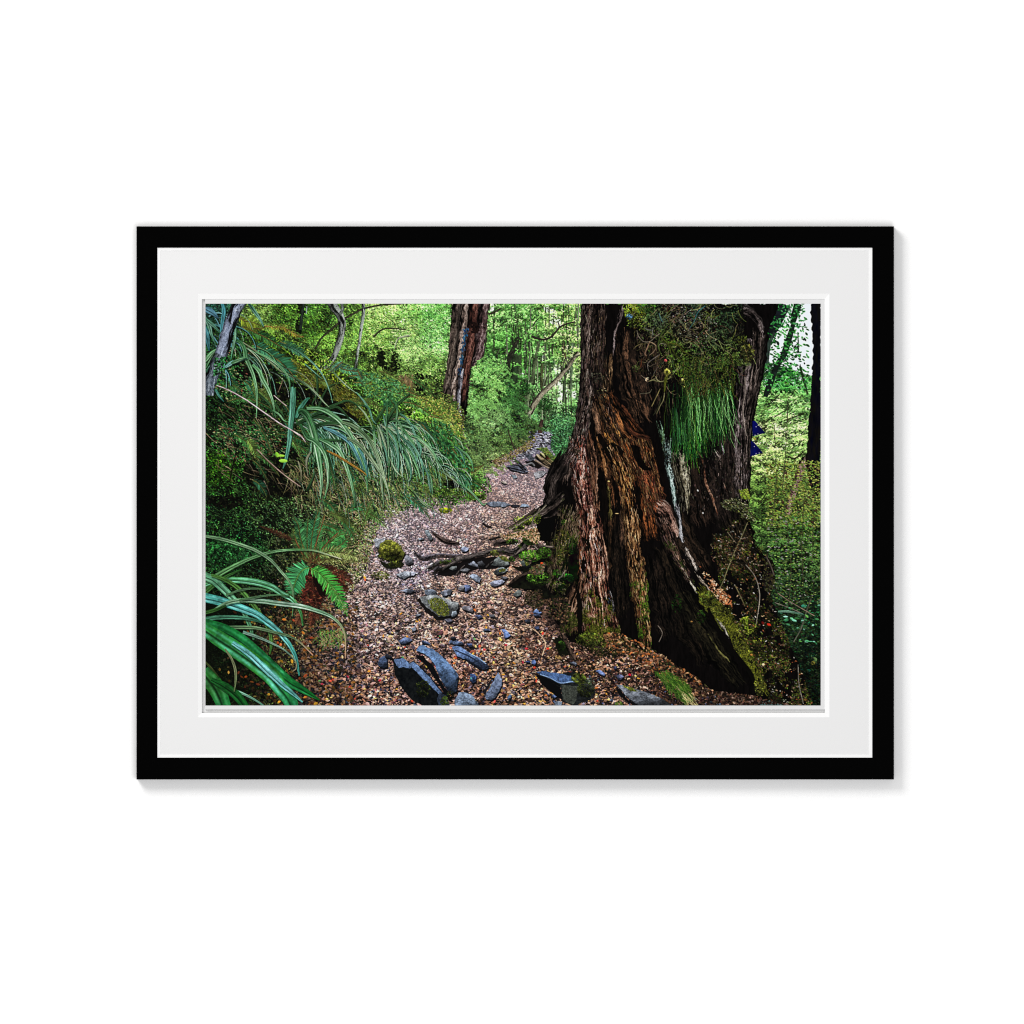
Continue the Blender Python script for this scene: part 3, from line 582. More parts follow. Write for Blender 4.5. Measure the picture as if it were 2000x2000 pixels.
# green moss cushions
def moss(cx, cy, rx, ry, n, cols, ang=(.6, .6), size=3.6):
    a = rg.random(n) * 6.283; r = np.sqrt(rg.random(n)); x = cx + rx * r * np.cos(a); y = cy + ry * r * np.sin(a)
    o = np.argsort(rg.random(n) - .3 * (y - cy) / ry); x, y = x[o], y[o]
    b = (.5 + .75 * np.linspace(0, 1, n) - .25 * np.clip((y - cy) / ry, -1, 1)) * np.clip(.85 + .75 * nz(x / 6, y / 6), .2, 1.5)
    leaves(x, y, size * rg.uniform(.7, 1.4, n), size * .45, rg.normal(*ang, n), np.clip(jit(pick(cols, n), .14, n) * b[:, None], 0, 255), .3)
G1 = [(60,100,30),(45,80,24),(85,125,40)]; G2 = [(34,84,40),(50,110,55),(24,60,30)]; OL = [(86,88,34),(70,74,28),(108,110,52),(54,60,22)]
moss(430, 915, 30, 40, 700, [(45,80,18),(58,96,24),(32,58,14)]); moss(440, 1090, 45, 28, 700, G2); moss(425, 1070, 26, 18, 300, G2); moss(500, 1085, 40, 16, 350, [(30,66,36),(44,84,46)])
moss(880, 965, 30, 14, 260, [(80,105,40),(60,85,35),(110,135,50)]); moss(870, 997, 13, 5, 90, [(150,165,30),(175,190,45),(120,140,30)], (.9, .5)); moss(930, 970, 22, 9, 200, [(105,145,45),(80,115,40)])
# moss-covered log on the slope
log = [a1(860,700), a1(960,690), a1(1100,710), a1(1260,770), a1(1400,850), a1(1500,940), a1(1490,1080), a1(1430,1100), a1(1300,1010), a1(1160,920), a1(1060,850), a1(960,780)]
log = np.vstack(log)
lg = lambda x, y: np.clip(np.stack([58 + 38 * nb(x * .10 + y * .03, y * .2 - x * .12), 62 + 36 * nb(x * .10 + y * .03, y * .2 - x * .12), 22 + 14 * nz(x * .3, y * .3)], 1) * (.85 + .5 * nz(x * .25, y * .25))[:, None], 0, 255)
fill(rough(log, 3, 4, 3), lg)
x, y = scatter(log, 900); leaves(x, y, rg.uniform(3, 7, x.size), 1.6, rg.normal(.62, .25, x.size), jit(pick(OL, x.size), .25, x.size), .3)
x, y = scatter(a1(1160,930, 1300,1010, 1420,1090, 1440,1130, 1300,1120, 1180,1010), 500); leaves(x, y, 6, 4, rg.normal(.7, .4, x.size), pick([(8,8,6),(16,14,9),(26,24,12)], x.size))
x, y = scatter(a1(500,500, 700,480, 900,580, 1080,680, 1000,760, 820,700, 640,600), 700); leaves(x, y, rg.uniform(3, 8, x.size), 1.7, rg.normal(.6, .3, x.size), jit(pick(OL + [(70,90,40)], x.size), .25, x.size), .3)
# dark cavities in the upper bank
for cx, cy, rx, ry in [(500,735,45,26),(560,765,45,18),(478,720,20,18),(620,775,30,16),(650,800,26,16),(440,980,35,12),(520,920,45,26),(560,955,40,16),(760,880,12,26),(740,905,40,10),(890,945,22,9),(585,870,50,24)]:
    n = int(rx * ry * .5); a = rg.random(n) * 6.3; r = np.sqrt(rg.random(n))
    leaves(cx + rx * r * np.cos(a), cy + ry * r * np.sin(a), rg.uniform(4, 8, n), rg.uniform(2.5, 4, n), rg.normal(.6, .4, n), pick([(6,7,5),(11,12,8),(20,20,12),(34,34,18)], n, (5, 4, 2, 1)), 0)
for cx, cy, rx, ry, n in [(450,745,48,20,220),(480,770,50,16,200),(470,860,60,40,420),(540,860,60,30,260),(450,700,40,30,140)]:
    a = rg.random(n) * 6.3; r = np.sqrt(rg.random(n)); leaves(cx + rx * r * np.cos(a), cy + ry * r * np.sin(a), rg.uniform(3, 7, n), rg.uniform(1.4, 2.8, n), rg.normal(.45, .3, n), jit(pick([(34,84,44),(50,104,56),(70,120,60),(26,60,34),(120,130,90),(110,80,60)], n), .2, n), .35)
n = 160; x, y = scatter([(420,780),(640,800),(700,900),(620,960),(420,930)], n); strands(x, y, rg.uniform(12, 36, n), rg.normal(.55, .35, n), rg.normal(.25, .3, n), 1.1, jit((120,105,82), .25, n), jit((80,70,52), .25, n))
n = 120; x, y = scatter([(560,900),(760,930),(780,980),(640,990),(560,960)], n); strands(x, y, rg.uniform(14, 34, n), rg.normal(1.2, .4, n), rg.normal(.2, .4, n), 1.1, jit((140,128,95), .2, n), jit((90,85,55), .2, n))
for i in range(64):
    fx, fy = rg.uniform(430, 800), rg.uniform(720, 1060)
    if fx + fy > 1760 or (fx < 560 and 1000 < fy): continue
    a = rg.normal(.55, .5); l = rg.uniform(34, 78); g = pick([(74,128,66),(54,108,60),(96,140,70),(60,120,84),(110,136,66)], 1)[0] * rg.uniform(.75, 1.15)
    frond([(fx, fy), (fx + l * .35 * np.cos(a), fy + l * .35 * np.sin(a) - 4), (fx + l * .7 * np.cos(a), fy + l * .7 * np.sin(a) - 2), (fx + l * np.cos(a), fy + l * np.sin(a) + 7)], rg.uniform(7, 12), g, g * .7, 16, rach=(80, 84, 44))
# ferns on the slope
TL = (62,120,92); TD = (34,80,60)
frond(d5(900,760, 1080,860, 1250,980, 1420,1100, 1560,1230, 1640,1330, 1700,1480), 22, (66,124,92), (44,92,64), 34)
frond(d5(830,480, 980,560, 1150,640, 1350,760, 1500,860), 13, (64,112,58), (40,80,44), 26)
frond(d5(1420,720, 1600,800, 1780,900, 1932,1010), 13, (84,140,104), (56,104,70), 22)
frond(d5(620,470, 800,440, 1000,470, 1150,440), 10, (110,116,40), (70,86,30), 20)
frond(d5(1120,420, 1300,440, 1480,450, 1620,530, 1740,600, 1860,630), 9, (150,140,50), (110,116,44), 28, rach=(140,110,60))
frond(d5(640,250, 760,330, 900,350, 1050,420), 15, (120,135,45), (96,116,38), 18)
frond(a1(880,720, 960,760, 1040,780), 9, (110,125,50), None, 14)
for (P, h, c) in [(a1(1150,640, 1260,600, 1350,620, 1410,650), 9, (110,165,130)), (a1(1210,590, 1330,640, 1450,660, 1560,720), 10, (86,150,116)), (a1(1350,700, 1480,690, 1620,710, 1760,770), 10, (90,150,110)), (a1(1400,760, 1540,770, 1680,820, 1800,880), 11, (72,130,84)),
    (a1(1500,700, 1570,770, 1640,850, 1680,900), 9, (130,150,56)), (a1(1600,800, 1720,830, 1850,870, 1932,930), 10, (94,150,92)), (a1(1500,860, 1620,880, 1740,900), 9, (70,120,66)), (a1(1690,720, 1790,760, 1860,820), 9, (80,135,90)), (a1(1300,560, 1250,600, 1160,680), 8, (96,150,120)), (a1(1440,640, 1480,720, 1560,800), 8, (80,130,90))]:
    frond(P, h, c, tuple(v * .6 for v in c), 22)
x, y = scatter(a1(1480,650, 1700,700, 1932,800, 1932,960, 1700,930, 1500,880), 700)
leaves(x, y, rg.uniform(3, 6, x.size), rg.uniform(1.5, 2.6, x.size), rg.normal(.4, .7, x.size), jit(pick([(70,125,70),(95,150,95),(50,90,50),(110,140,60),(40,70,36)], x.size), .15, x.size), .3)
ferns2 = [((660,200,800,190,950,260,1080,340),10,(110,165,80)),((650,260,800,290,960,380,1060,460),10,(96,150,80)),((820,540,920,600,980,680,1040,780),11,(90,150,110)),((900,560,1000,680,1080,760,1160,850),12,(64,124,80)),((1050,470,1200,500,1320,560,1430,640),12,(140,175,90)),
   ((1000,540,1150,600,1280,660,1400,760),12,(92,140,66)),((1080,640,1200,720,1320,800,1420,900),13,(60,120,60)),((1050,800,1120,900,1190,1010,1240,1140),12,(56,115,66)),((1150,780,1250,880,1320,980,1380,1080),13,(52,110,60)),((1300,700,1400,800,1470,880,1530,950),12,(96,140,70)),((1100,960,1200,1060,1260,1160,1320,1260),11,(50,100,46)),
   ((1360,940,1440,1040,1500,1130,1560,1230),11,(76,125,80)),((1080,430,1150,425,1240,435),6,(165,170,60)),((700,100,820,150,920,200,1040,260),8,(96,130,66)),((1250,960,1340,1060,1420,1180,1480,1280),12,(54,104,50)),((1000,1180,1120,1230,1240,1300,1360,1400),9,(100,125,50)),((1320,1280,1450,1330,1560,1400,1660,1480),10,(60,120,80)),
   ((1400,1400,1540,1400,1700,1440,1840,1530),9,(50,110,74)),((1560,1330,1700,1260,1820,1170),8,(140,165,90)),((1500,1230,1640,1220,1780,1200),7,(110,140,70)),((950,300,1100,330,1200,400),8,(90,130,50)),((1240,480,1330,540,1390,620),8,(150,190,110)),((1480,1520,1620,1600,1740,1680),9,(76,120,50)),((1080,1250,1200,1280,1320,1350),8,(110,130,50))]
for P, h, c in ferns2: frond(d6(*P), h, c, tuple(v * .55 for v in c), 22)
n = 500; x, y = scatter(d6(1050,500, 1300,560, 1480,760, 1560,1000, 1650,1250, 1700,1500, 1500,1500, 1250,1250, 1100,950), n)
leaves(x, y, rg.uniform(4, 8, n), rg.uniform(1.6, 2.8, n), rg.normal(.9, .5, n), jit(pick([(66,128,84),(48,100,56),(96,146,76),(34,70,36),(24,46,24)], n), .16, n), .35)
x, y = scatter(a2(20,880, 300,900, 480,1050, 540,1300, 420,1250, 300,1080, 100,980), 400); leaves(x, y, rg.uniform(3, 6, x.size), 2, rg.normal(.7, .6, x.size), jit(pick([(120,140,60),(140,150,70),(90,115,50),(160,155,80)], x.size), .16, x.size), .3)

# ---- the great tree
tree = [(1137,593),(1134,652),(1136,714),(1131,766),(1125,818),(1119,859),(1106,884),(1090,900),(1071,938),(1067,975),(1050,994),(1020,1016),(1030,1026),(1052,1020),(1060,1050),(1070,1075),(1040,1098),(1000,1142),(1016,1150),(1062,1160),(1085,1215),(1102,1232),(1112,1250),(1138,1262),(1170,1262),(1220,1275),(1275,1272),(1300,1285),(1340,1320),(1400,1352),(1460,1362),(1530,1372),(1588,1378),
  (1588,1377),(1561,1298),(1540,1254),(1518,1203),(1503,1156),(1514,1133),(1512,1099),(1491,1082),(1469,1061),(1461,1001),(1465,930),(1466,891),(1473,819),(1486,760),(1497,705),(1502,643),(1522,593)]
fill(rough(tree, 2.2, 4, 5), lambda x, y: np.clip(np.stack([7 + 4 * nz(x * .25, y * .06), 5 + 3 * nz(x * .25, y * .06), 5 + 3 * nz(x * .25, y * .06)], 1), 0, 255))
M = lambda *p: field([v for v in p])                                  # moss amount: x, y, value
def MM(*p):
    f = M(*p); return lambda x, y: f(x, y)[:, 0]
nomoss = None
# back column and the dark left side
ribbon([(1148,590),(1146,640),(1147,700),(1146,760),(1140,810),(1134,850),(1122,885),(1105,915),(1098,950)], [26, 26, 26, 28, 32, 34, 34, 30, 20], bark((18,14,13), (66,54,48), (134,120,112), 1.1, .12, contrast=1.1, lx=-.2, seed=.3), edge=.15, rag=26, seed=11)
ribbon([(1170,590),(1168,650),(1166,720),(1168,770)], [30, 30, 30, 30], bark((12,9,8), (46,36,32), (100,88,80), 1.1, .1, contrast=1.1, seed=.9), edge=.2, rag=26, seed=12)
ribbon([(1192,680),(1188,720),(1186,760),(1184,800)], [8, 18, 24, 26], bark((16,11,8), (76,58,40), (150,125,95), 1.0, .1, contrast=1.2, seed=1.9), edge=.25, rag=26, seed=13)
ribbon([(1216,590),(1212,618),(1204,640),(1200,665),(1198,700)], [10, 9, 7, 5, 3], bark((40,32,32), (100,88,86), (170,155,155), 1.1, .1, lx=.2), edge=.4, rag=26, seed=14)
for i, (P, w, k) in enumerate([([(1180,760),(1186,820),(1194,880),(1200,940),(1204,1000)], [40, 56, 64, 50, 36], (70,46,30)), ([(1224,840),(1238,890),(1250,940),(1262,1000),(1276,1060)], [50, 60, 54, 44, 30], (78,46,26)), ([(1262,900),(1274,950),(1288,1010)], [40, 44, 36], (84,48,32)), ([(1190,1000),(1192,1060),(1196,1130)], [30, 26, 14], (34,24,16)),
    ([(1296,640),(1290,700)], [30, 20], (20,16,12)), ([(1350,900),(1362,960),(1380,1030)], [60, 70, 60], (28,21,17)), ([(1400,900),(1410,960),(1425,1040)], [60, 60, 50], (29,23,20)), ([(1420,830),(1424,900),(1430,980)], [50, 50, 40], (33,27,24)), ([(1320,1000),(1345,1060),(1380,1120)], [40, 44, 40], (34,26,20)), ([(1430,1000),(1446,1060),(1470,1120)], [60, 60, 60], (30,25,18))]):
    ribbon(P, w, bark((8,6,4), k, tuple(min(255, v * 1.9) for v in k), 1.0, .12, contrast=1.4, lx=0, seed=i * 1.3 + .2), edge=.3, rag=24, seed=100 + i)
for i, (P, w, k) in enumerate([([(1215,640),(1222,700),(1236,760),(1262,830)], [24, 40, 50, 40], (44,32,24)), ([(1240,650),(1254,720),(1276,800)], [34, 44, 36], (36,27,21)), ([(1276,660),(1284,740),(1296,820)], [30, 36, 30], (36,28,22)), ([(1292,1060),(1316,1140),(1352,1220),(1392,1300)], [34, 56, 66, 50], (19,15,11)), ([(1276,1080),(1290,1160),(1312,1250)], [26, 44, 40], (18,14,11)), ([(1330,1150),(1368,1220),(1410,1290),(1452,1345)], [30, 44, 44, 24], (19,17,11)), ([(1206,1020),(1208,1110),(1214,1210)], [22, 30, 30], (22,17,13)), ([(1216,980),(1218,1080)], [16, 20], (46,34,26))]):
    ribbon(P, w, bark((6,5,4), k, tuple(min(255, v * 2.2) for v in k), .9, .14, contrast=1.5, lx=0, seed=i * 1.7 + .4), edge=.3, rag=26, seed=120 + i)
# twisting orange grain that sweeps down from the hollow
for i, (P, w, c) in enumerate([(d1(250,1280, 330,1400, 420,1560, 520,1740, 600,1932), 15, (92,60,36)), (d1(330,1240, 430,1400, 560,1560, 680,1720, 800,1932), 13, (70,42,24)), (d1(420,1330, 560,1520, 700,1680, 860,1880), 11, (48,28,18)), (d1(190,1330, 250,1500, 330,1700, 390,1932), 16, (92,66,42)), (d1(120,1300, 150,1500, 200,1720, 230,1932), 13, (84,64,50)),
   (d2(660,0, 760,130, 860,300, 960,400), 13, (104,74,42)), (d2(800,60, 930,230, 1040,330, 1180,420), 11, (78,50,30)), (d2(1080,130, 1180,260, 1270,400, 1330,600, 1400,860), 12, (84,56,34)), (d2(950,0, 1100,200, 1250,300, 1400,360, 1480,420), 14, (52,30,20)), (d2(560,200, 640,340, 700,420, 860,560, 980,760), 13, (110,76,40))]):
    ribbon(P, [w * .8, w, w, w * .8], bark((20,11,6), c, tuple(min(255, v * 1.9) for v in c), 1.2, .1, contrast=1.3, seed=i * .7), edge=.35, rag=14, seed=20 + i)
# rib A: pinkish front buttress, finely ridged
mA = MM((1140,900,-1.2),(1150,1000,-1.1),(1160,1100,-.7),(1165,1150,-.25),(1150,1190,.1),(1175,1200,.25),(1170,1240,.7),(1190,1130,-.8))
ribbon([(1126,850),(1128,880),(1134,920),(1140,960),(1146,1000),(1150,1050)], [36, 38, 40, 40, 44, 50], bark((26,13,11), (112,68,58), (200,168,154), 1.0, .42, contrast=1.3, lx=-.2, seed=.2), edge=.15, rag=26, seed=31)
ribbon([(1148,840),(1154,880),(1160,930),(1163,970),(1168,1010)], [14, 15, 15, 14, 14], bark((36,20,14), (104,72,54), (170,138,112), 1.1, .22, contrast=1.1, seed=2.2), edge=.3, rag=26, seed=32)
ribbon([(1146,985),(1150,1020),(1154,1060),(1158,1100),(1161,1140),(1166,1180),(1170,1225),(1172,1262)], [44, 50, 56, 58, 56, 66, 82, 84], bark((24,12,9), (116,74,58), (206,172,150), .9, .14, mA, (84,92,28), contrast=1.35, lx=-.15, seed=.55), edge=.12, rag=26, seed=33)
for i, (P, w, c) in enumerate([(d4(1180,100, 1230,300, 1300,430, 1350,600, 1400,850, 1420,1000), 4.5, (170,130,108)), (d4(1140,60, 1190,300, 1230,480, 1260,700, 1290,1000), 4, (150,110,90)), (d4(860,260, 880,450, 900,700, 900,900, 880,1150, 830,1400, 760,1600), 7, (128,80,52)), (d4(1000,480, 1060,640, 1080,860, 1100,1100), 4, (120,76,58)), (d4(1410,900, 1425,1020, 1400,1130), 3.5, (200,175,160)),
        (d4(1290,1170, 1320,1290), 4, (190,160,145)), (d4(860,1560, 930,1700, 960,1932), 7, (104,88,78)), (d4(1430,1420, 1490,1600, 1530,1800, 1530,1932), 5, (160,155,155)), (d4(1150,1150, 1200,1300), 9, (112,112,122)), (d4(1420,1600, 1470,1800), 8, (70,84,110)), (d4(1330,640, 1300,800, 1330,960), 4, (150,112,96))]):
    ribbon(P, [w * .6, w, w, w * .7], bark(tuple(v * .3 for v in c), c, tuple(min(250, v * 1.3) for v in c), 1.3, .25 if i == 2 else .1, contrast=1., seed=i * .31), edge=.4, rag=14, seed=40 + i)
for P, w in [(d4(940,480, 1000,540, 1080,640), 5), (d4(960,840, 950,1050, 940,1300, 900,1500), 7), (d4(1040,1100, 1050,1250, 1000,1350), 5), (d4(1210,420, 1270,560, 1290,760, 1270,850), 4.5), (d4(1240,130, 1220,260, 1150,300), 3), (d4(840,1500, 880,1750, 900,1932), 9), (d4(1110,240, 1060,400), 2.5), (d4(1180,560, 1220,760, 1230,1000), 3)]:
    ribbon(P, [1, w, w, 1], lambda t, s, w_, x, y: np.full((t.size, 3), (9, 6, 5), np.float32), edge=.4)
ribbon([(1136,1110),(1130,1140),(1122,1170),(1116,1200),(1112,1244)], [12, 22, 30, 34, 36], bark((20,12,8), (92,66,50), (160,132,112), 1.0, .12, MM((1120,1160,-.5),(1114,1230,.5),(1130,1200,.1)), (62,70,26), contrast=1.3, lx=-.3, seed=.9), edge=.2, rag=20, seed=34)
ribbon([(1128,1150),(1132,1190),(1136,1240)], [4, 9, 12], lambda t, s, w, x, y: np.full((t.size, 3), (9, 7, 5), np.float32), edge=.4)
# left mossy buttress and the hollow beside it
mB = MM((1090,1010,-.3),(1085,1060,.1),(1110,1070,.5),(1080,1100,.1),(1110,1120,.35),(1095,1150,.0),(1075,1180,.1))
ribbon([(1117,985),(1106,1020),(1098,1055),(1094,1090),(1090,1125),(1080,1165)], [42, 56, 66, 64, 60, 44], bark((18,15,11), (84,68,52), (140,126,108), 1.0, .12, mB, (66,78,26), contrast=1.2, lx=-.5, seed=.8), edge=.2, rag=26, seed=51)
fill(rough(b2(1205,150, 1290,120, 1400,130, 1470,180, 1400,290, 1350,380, 1230,370, 1195,280), 2, 4), (6, 5, 5))
fill(rough(d4(620,830, 720,700, 840,560, 860,1000, 850,1250, 700,1350, 560,1500, 420,1500, 480,1200, 560,1000), 2, 4), lambda x, y: np.clip(np.stack([10 + 8 * nz(x * .2, y * .2), 14 + 14 * nz(x * .12, y * .12), 7 + 4 * nz(x * .2, y * .2)], 1), 0, 255))
ribbon(d4(640,1040, 560,1150, 430,1290), [6, 14, 10], bark((30,28,24), (100,98,90), (160,158,150), 1., .1), edge=.4, rag=26, seed=53)
moss(1117, 1066, 8, 16, 120, [(30,74,22),(44,90,26),(24,52,20)]); moss(1088, 1120, 8, 8, 60, [(50,100,24),(34,76,20)]); moss(1110, 1128, 10, 7, 60, [(24,80,22),(40,90,30)]); moss(1102, 1020, 7, 5, 40, [(74,110,34),(90,120,50)])
moss(1094, 1150, 14, 18, 90, [(34,52,16),(60,66,26),(90,80,66)]); moss(1096, 1070, 20, 36, 200, [(72,70,26),(58,54,22),(96,88,44),(40,44,16)])
# dark root flange at the far left
ribbon([(1112,880),(1096,905),(1080,935),(1074,970),(1064,1000)], [26, 34, 34, 26, 14], bark((8,6,6), (30,25,23), (74,66,62), .9, .1, contrast=1.2), edge=.25, rag=26, seed=54)
ribbon([(1106,960),(1085,982),(1060,998),(1030,1015),(1004,1034)], [16, 17, 14, 9, 4], bark((14,11,10), (54,46,42), (120,108,102), .9, .1, MM((1080,985,-.6),(1040,1008,.2),(1010,1030,.5)), (84,100,40)), edge=.3, rag=26, seed=55)
ribbon([(1102,985),(1080,1006),(1062,1012)], [7, 6, 3], bark((20,16,14), (70,60,56), (140,128,122), .9, .1), edge=.3, rag=26)
moss(1030, 1016, 28, 9, 240, [(84,100,34),(66,80,26),(110,120,50)], (2.6, .4)); moss(1010, 1030, 16, 5, 90, [(84,100,40),(60,76,28)], (2.6, .4))
S(b2(1190,70, 1100,140, 1010,200, 900,260), [5, 4, 3, 2], (60,52,44)); S(b2(1230,60, 1160,180, 1150,240), [3, 2], (100,92,82)); S(b2(1290,30, 1200,110, 1080,180, 940,270), [2.5, 2], (110,104,90))
# rib B: warm ochre buttress
mC = MM((1210,900,-1.3),(1215,1000,-1.0),(1225,1060,-.9),(1240,1120,-.6),(1250,1150,.3),(1255,1190,.8),(1262,1240,.4),(1238,1190,-.7))
ribbon([(1192,862),(1202,890),(1216,920),(1224,950),(1228,985),(1232,1015)], [30, 38, 44, 30, 32, 34], bark((26,14,6), (116,76,38), (186,146,94), 1.15, .12, contrast=1.35, lx=-.05, seed=1.1), edge=.25, rag=26, seed=61)
ribbon([(1228,980),(1232,1020),(1236,1060),(1241,1100),(1248,1150),(1254,1200),(1262,1252),(1266,1275)], [30, 34, 32, 34, 36, 32, 24, 14], bark((22,13,7), (112,78,48), (190,154,112), 1.1, .14, mC, (72,104,26), contrast=1.3, lx=-.2, seed=1.4), edge=.22, rag=26, seed=62)
ribbon(d2(640,1180, 660,1400, 680,1640, 700,1932), [8, 11, 12, 11], bark((20,15,8), (70,62,32), (120,112,66), 1.1, .1, contrast=1.2), edge=.4, rag=26, seed=63)
ribbon(d2(420,250, 470,480, 540,700, 590,920, 620,1120), [6, 8, 9, 9, 4], bark((30,18,8), (112,76,46), (180,138,98), 1.1, .22), edge=.3, rag=26, seed=64)
ribbon(d2(330,420, 390,640, 430,900, 440,1200, 440,1500, 490,1720), [8, 8, 8, 6, 4, 2], bark((30,20,14), (108,78,60), (170,140,120), 1.1, .26), edge=.3, rag=26, seed=65)
ribbon(d2(1260,970, 1320,1180, 1390,1420, 1430,1680), [2.5, 3, 4, 3], bark((60,38,18), (150,112,76), (210,180,140), 1.1, .1), edge=.4, rag=26, seed=66)
ribbon(d2(1400,1050, 1450,1250, 1490,1450, 1540,1650), [6, 8, 7, 4], bark((24,8,5), (90,40,20), (150,90,50), 1.1, .1), edge=.4, rag=26, seed=67)
ribbon(d2(1480,420, 1500,640, 1560,900, 1610,1140, 1640,1300, 1670,1500), [3, 4, 6, 5, 7, 7], bark((40,22,12), (120,78,44), (190,150,106), 1.1, .1), edge=.5, rag=26, seed=68)
ribbon(d2(1180,680, 1230,780, 1310,850), [3, 5, 3], bark((50,36,16), (140,110,64), (190,165,110), 1, .1), edge=.4, rag=26); ribbon(d2(1330,690, 1370,780, 1410,880), [4, 4, 2], bark((50,36,20), (150,120,80), (200,175,130), 1, .1), edge=.4, rag=26)
ribbon(d2(1090,820, 1200,910, 1270,980), [4, 4, 3], bark((40,26,12), (120,88,50), (170,135,90), 1, .1), edge=.4, rag=26)
x, y = scatter(d2(600,300, 1450,350, 1650,1300, 1600,1700, 1350,1750, 1250,1000, 1000,900, 700,600), 420)
strands(x, y, rg.uniform(5, 16, x.size), rg.normal(1.25, .12, x.size), 0, 1.4, jit(pick([(112,80,50),(84,52,32),(150,118,82),(64,38,26)], x.size), .25, x.size) * rg.uniform(.4, 1, (x.size, 1)))
for P, w in [(d2(700,440, 860,560, 950,720, 1020,900), 8), (d2(480,260, 560,420, 640,600, 700,760), 11), (d2(1090,480, 1180,560, 1200,700, 1320,880, 1460,930), 13), (d2(500,900, 540,1200, 600,1500, 610,1932), 14), (d2(1180,1150, 1180,1400, 1240,1700, 1300,1932), 15), (d2(1540,380, 1590,700, 1650,960, 1720,1200), 8), (d2(680,500, 730,900), 5), (d2(720,1050, 780,1250, 850,1500, 870,1700), 7)]:
    ribbon(P, [3, w, w, w * .7, 3], lambda t, s, w_, x, y: np.clip(np.stack([8 + 6 * nz(x * .3, y * .1), 5 + 4 * nz(x * .3, y * .1), 4 + 3 * nz(x * .3, y * .1)], 1), 0, 255), edge=.45, seed=w)
leaves([1205,1189], [1003,940], [9,5], [2,3], [0,.1], [(190,160,110),(220,190,120)])
# pale lichen streak and the diagonal root it becomes
ribbon(d2(1580,0, 1640,200, 1680,420, 1720,640), [10, 12, 10, 5], bark((30,44,28), (96,124,98), (160,196,176), 1.0, .15, contrast=1.1), edge=.4, rag=26, seed=71)
ribbon(d2(1800,340, 1790,560, 1790,800, 1830,1050, 1880,1300, 1920,1560, 1960,1800), [12, 16, 17, 15, 12, 9, 9], bark((50,62,60), (134,156,150), (196,214,210), 1.1, .2, contrast=1.1, lx=0), edge=.3, rag=26, seed=72)
x, y = scatter(d2(1640,380, 1860,340, 1880,700, 1960,1200, 1900,1250, 1800,900, 1700,700), 130); leaves(x, y, rg.uniform(2, 5, x.size), 1.6, rg.normal(1.5, .4, x.size), jit((24,24,22), .3, x.size), 0)
ribbon(b3(370,0, 450,60, 520,150, 560,260, 600,360), [26, 26, 20, 14, 6], bark((36,22,18), (128,96,84), (205,180,165), 1.0, .1, contrast=1.1, lx=.1), edge=.3, rag=26, seed=73)
ribbon(b3(560,-20, 580,80, 600,200, 620,330, 660,420), [8, 9, 9, 8, 7], bark((66,66,70), (150,150,154), (210,208,208), 1., .15, lx=-.2), edge=.35, rag=26, seed=74)
ribbon(b3(630,380, 670,470, 700,530, 740,600, 770,660), [5, 10, 12, 11, 8], bark((70,60,54), (178,164,152), (232,224,214), 1., .12, lx=-.3), edge=.35, rag=26, seed=75)
ribbon(b3(400,120, 460,280, 520,420, 600,560, 680,680, 740,780), [24, 22, 22, 18, 12, 5], bark((14,9,7), (66,48,40), (128,108,96), 1.0, .1, MM((1310,1080,-.2),(1330,1110,.2),(1300,1030,-.9)), (50,64,24), contrast=1.2), edge=.3, rag=26, seed=76)
ribbon(b3(600,570, 650,660, 700,750, 750,820, 770,865), [4, 7, 6, 6, 2], bark((80,76,62), (176,168,150), (222,216,200), 1., .12), edge=.3, rag=26, seed=77)
ribbon(b3(740,640, 800,730, 860,800, 930,870), [5, 8, 6, 2], bark((60,52,44), (160,146,130), (220,208,192), 1.2, .12), edge=.4, rag=26, seed=78)
mD = MM((1370,1150,.9),(1400,1200,.8),(1440,1260,1.),(1470,1320,1.),(1490,1355,.8))
ribbon(b3(760,760, 880,920, 1010,1080, 1120,1230, 1220,1400, 1310,1570, 1370,1700, 1430,1790), [16, 32, 40, 36, 34, 26, 20, 6], bark((20,22,8), (62,66,28), (128,130,66), 1.0, .12, mD, (104,108,34), contrast=1.2, lx=.3), edge=.3, rag=26, seed=79)
ribbon(b3(920,1030, 970,1110, 1020,1190, 1080,1290), [3, 7, 7, 2], bark((90,84,72), (178,172,158), (220,216,204), 1, .12), edge=.4, rag=26, seed=80)
ribbon(b3(830,1160, 900,1280, 960,1370, 1040,1450, 1080,1500), [4, 4, 5, 6, 3], bark((30,30,14), (96,92,54), (140,136,80), 1, .1), edge=.4, rag=26, seed=81)
ribbon(b3(860,980, 930,1130, 1020,1290, 1130,1420, 1240,1560, 1310,1720), [5, 6, 9, 9, 7, 4], lambda t, s, w, x, y: np.full((t.size, 3), (7, 6, 4), np.float32), edge=.4)
moss(1385, 1168, 17, 14, 260, OL + [(84,104,40)]); moss(1408, 1190, 20, 14, 240, OL); moss(1462, 1222, 20, 18, 420, [(96,112,32),(76,92,24),(130,140,52),(60,70,24)]); moss(1480, 1275, 20, 28, 420, [(92,100,30),(70,80,22),(120,124,50)])
moss(1445, 1250, 14, 26, 260, OL); moss(1485, 1340, 12, 20, 160, OL); moss(1322, 1180, 10, 20, 70, [(20,46,14),(34,64,20)]); moss(1370, 1205, 9, 14, 60, [(40,66,20),(28,48,16)])
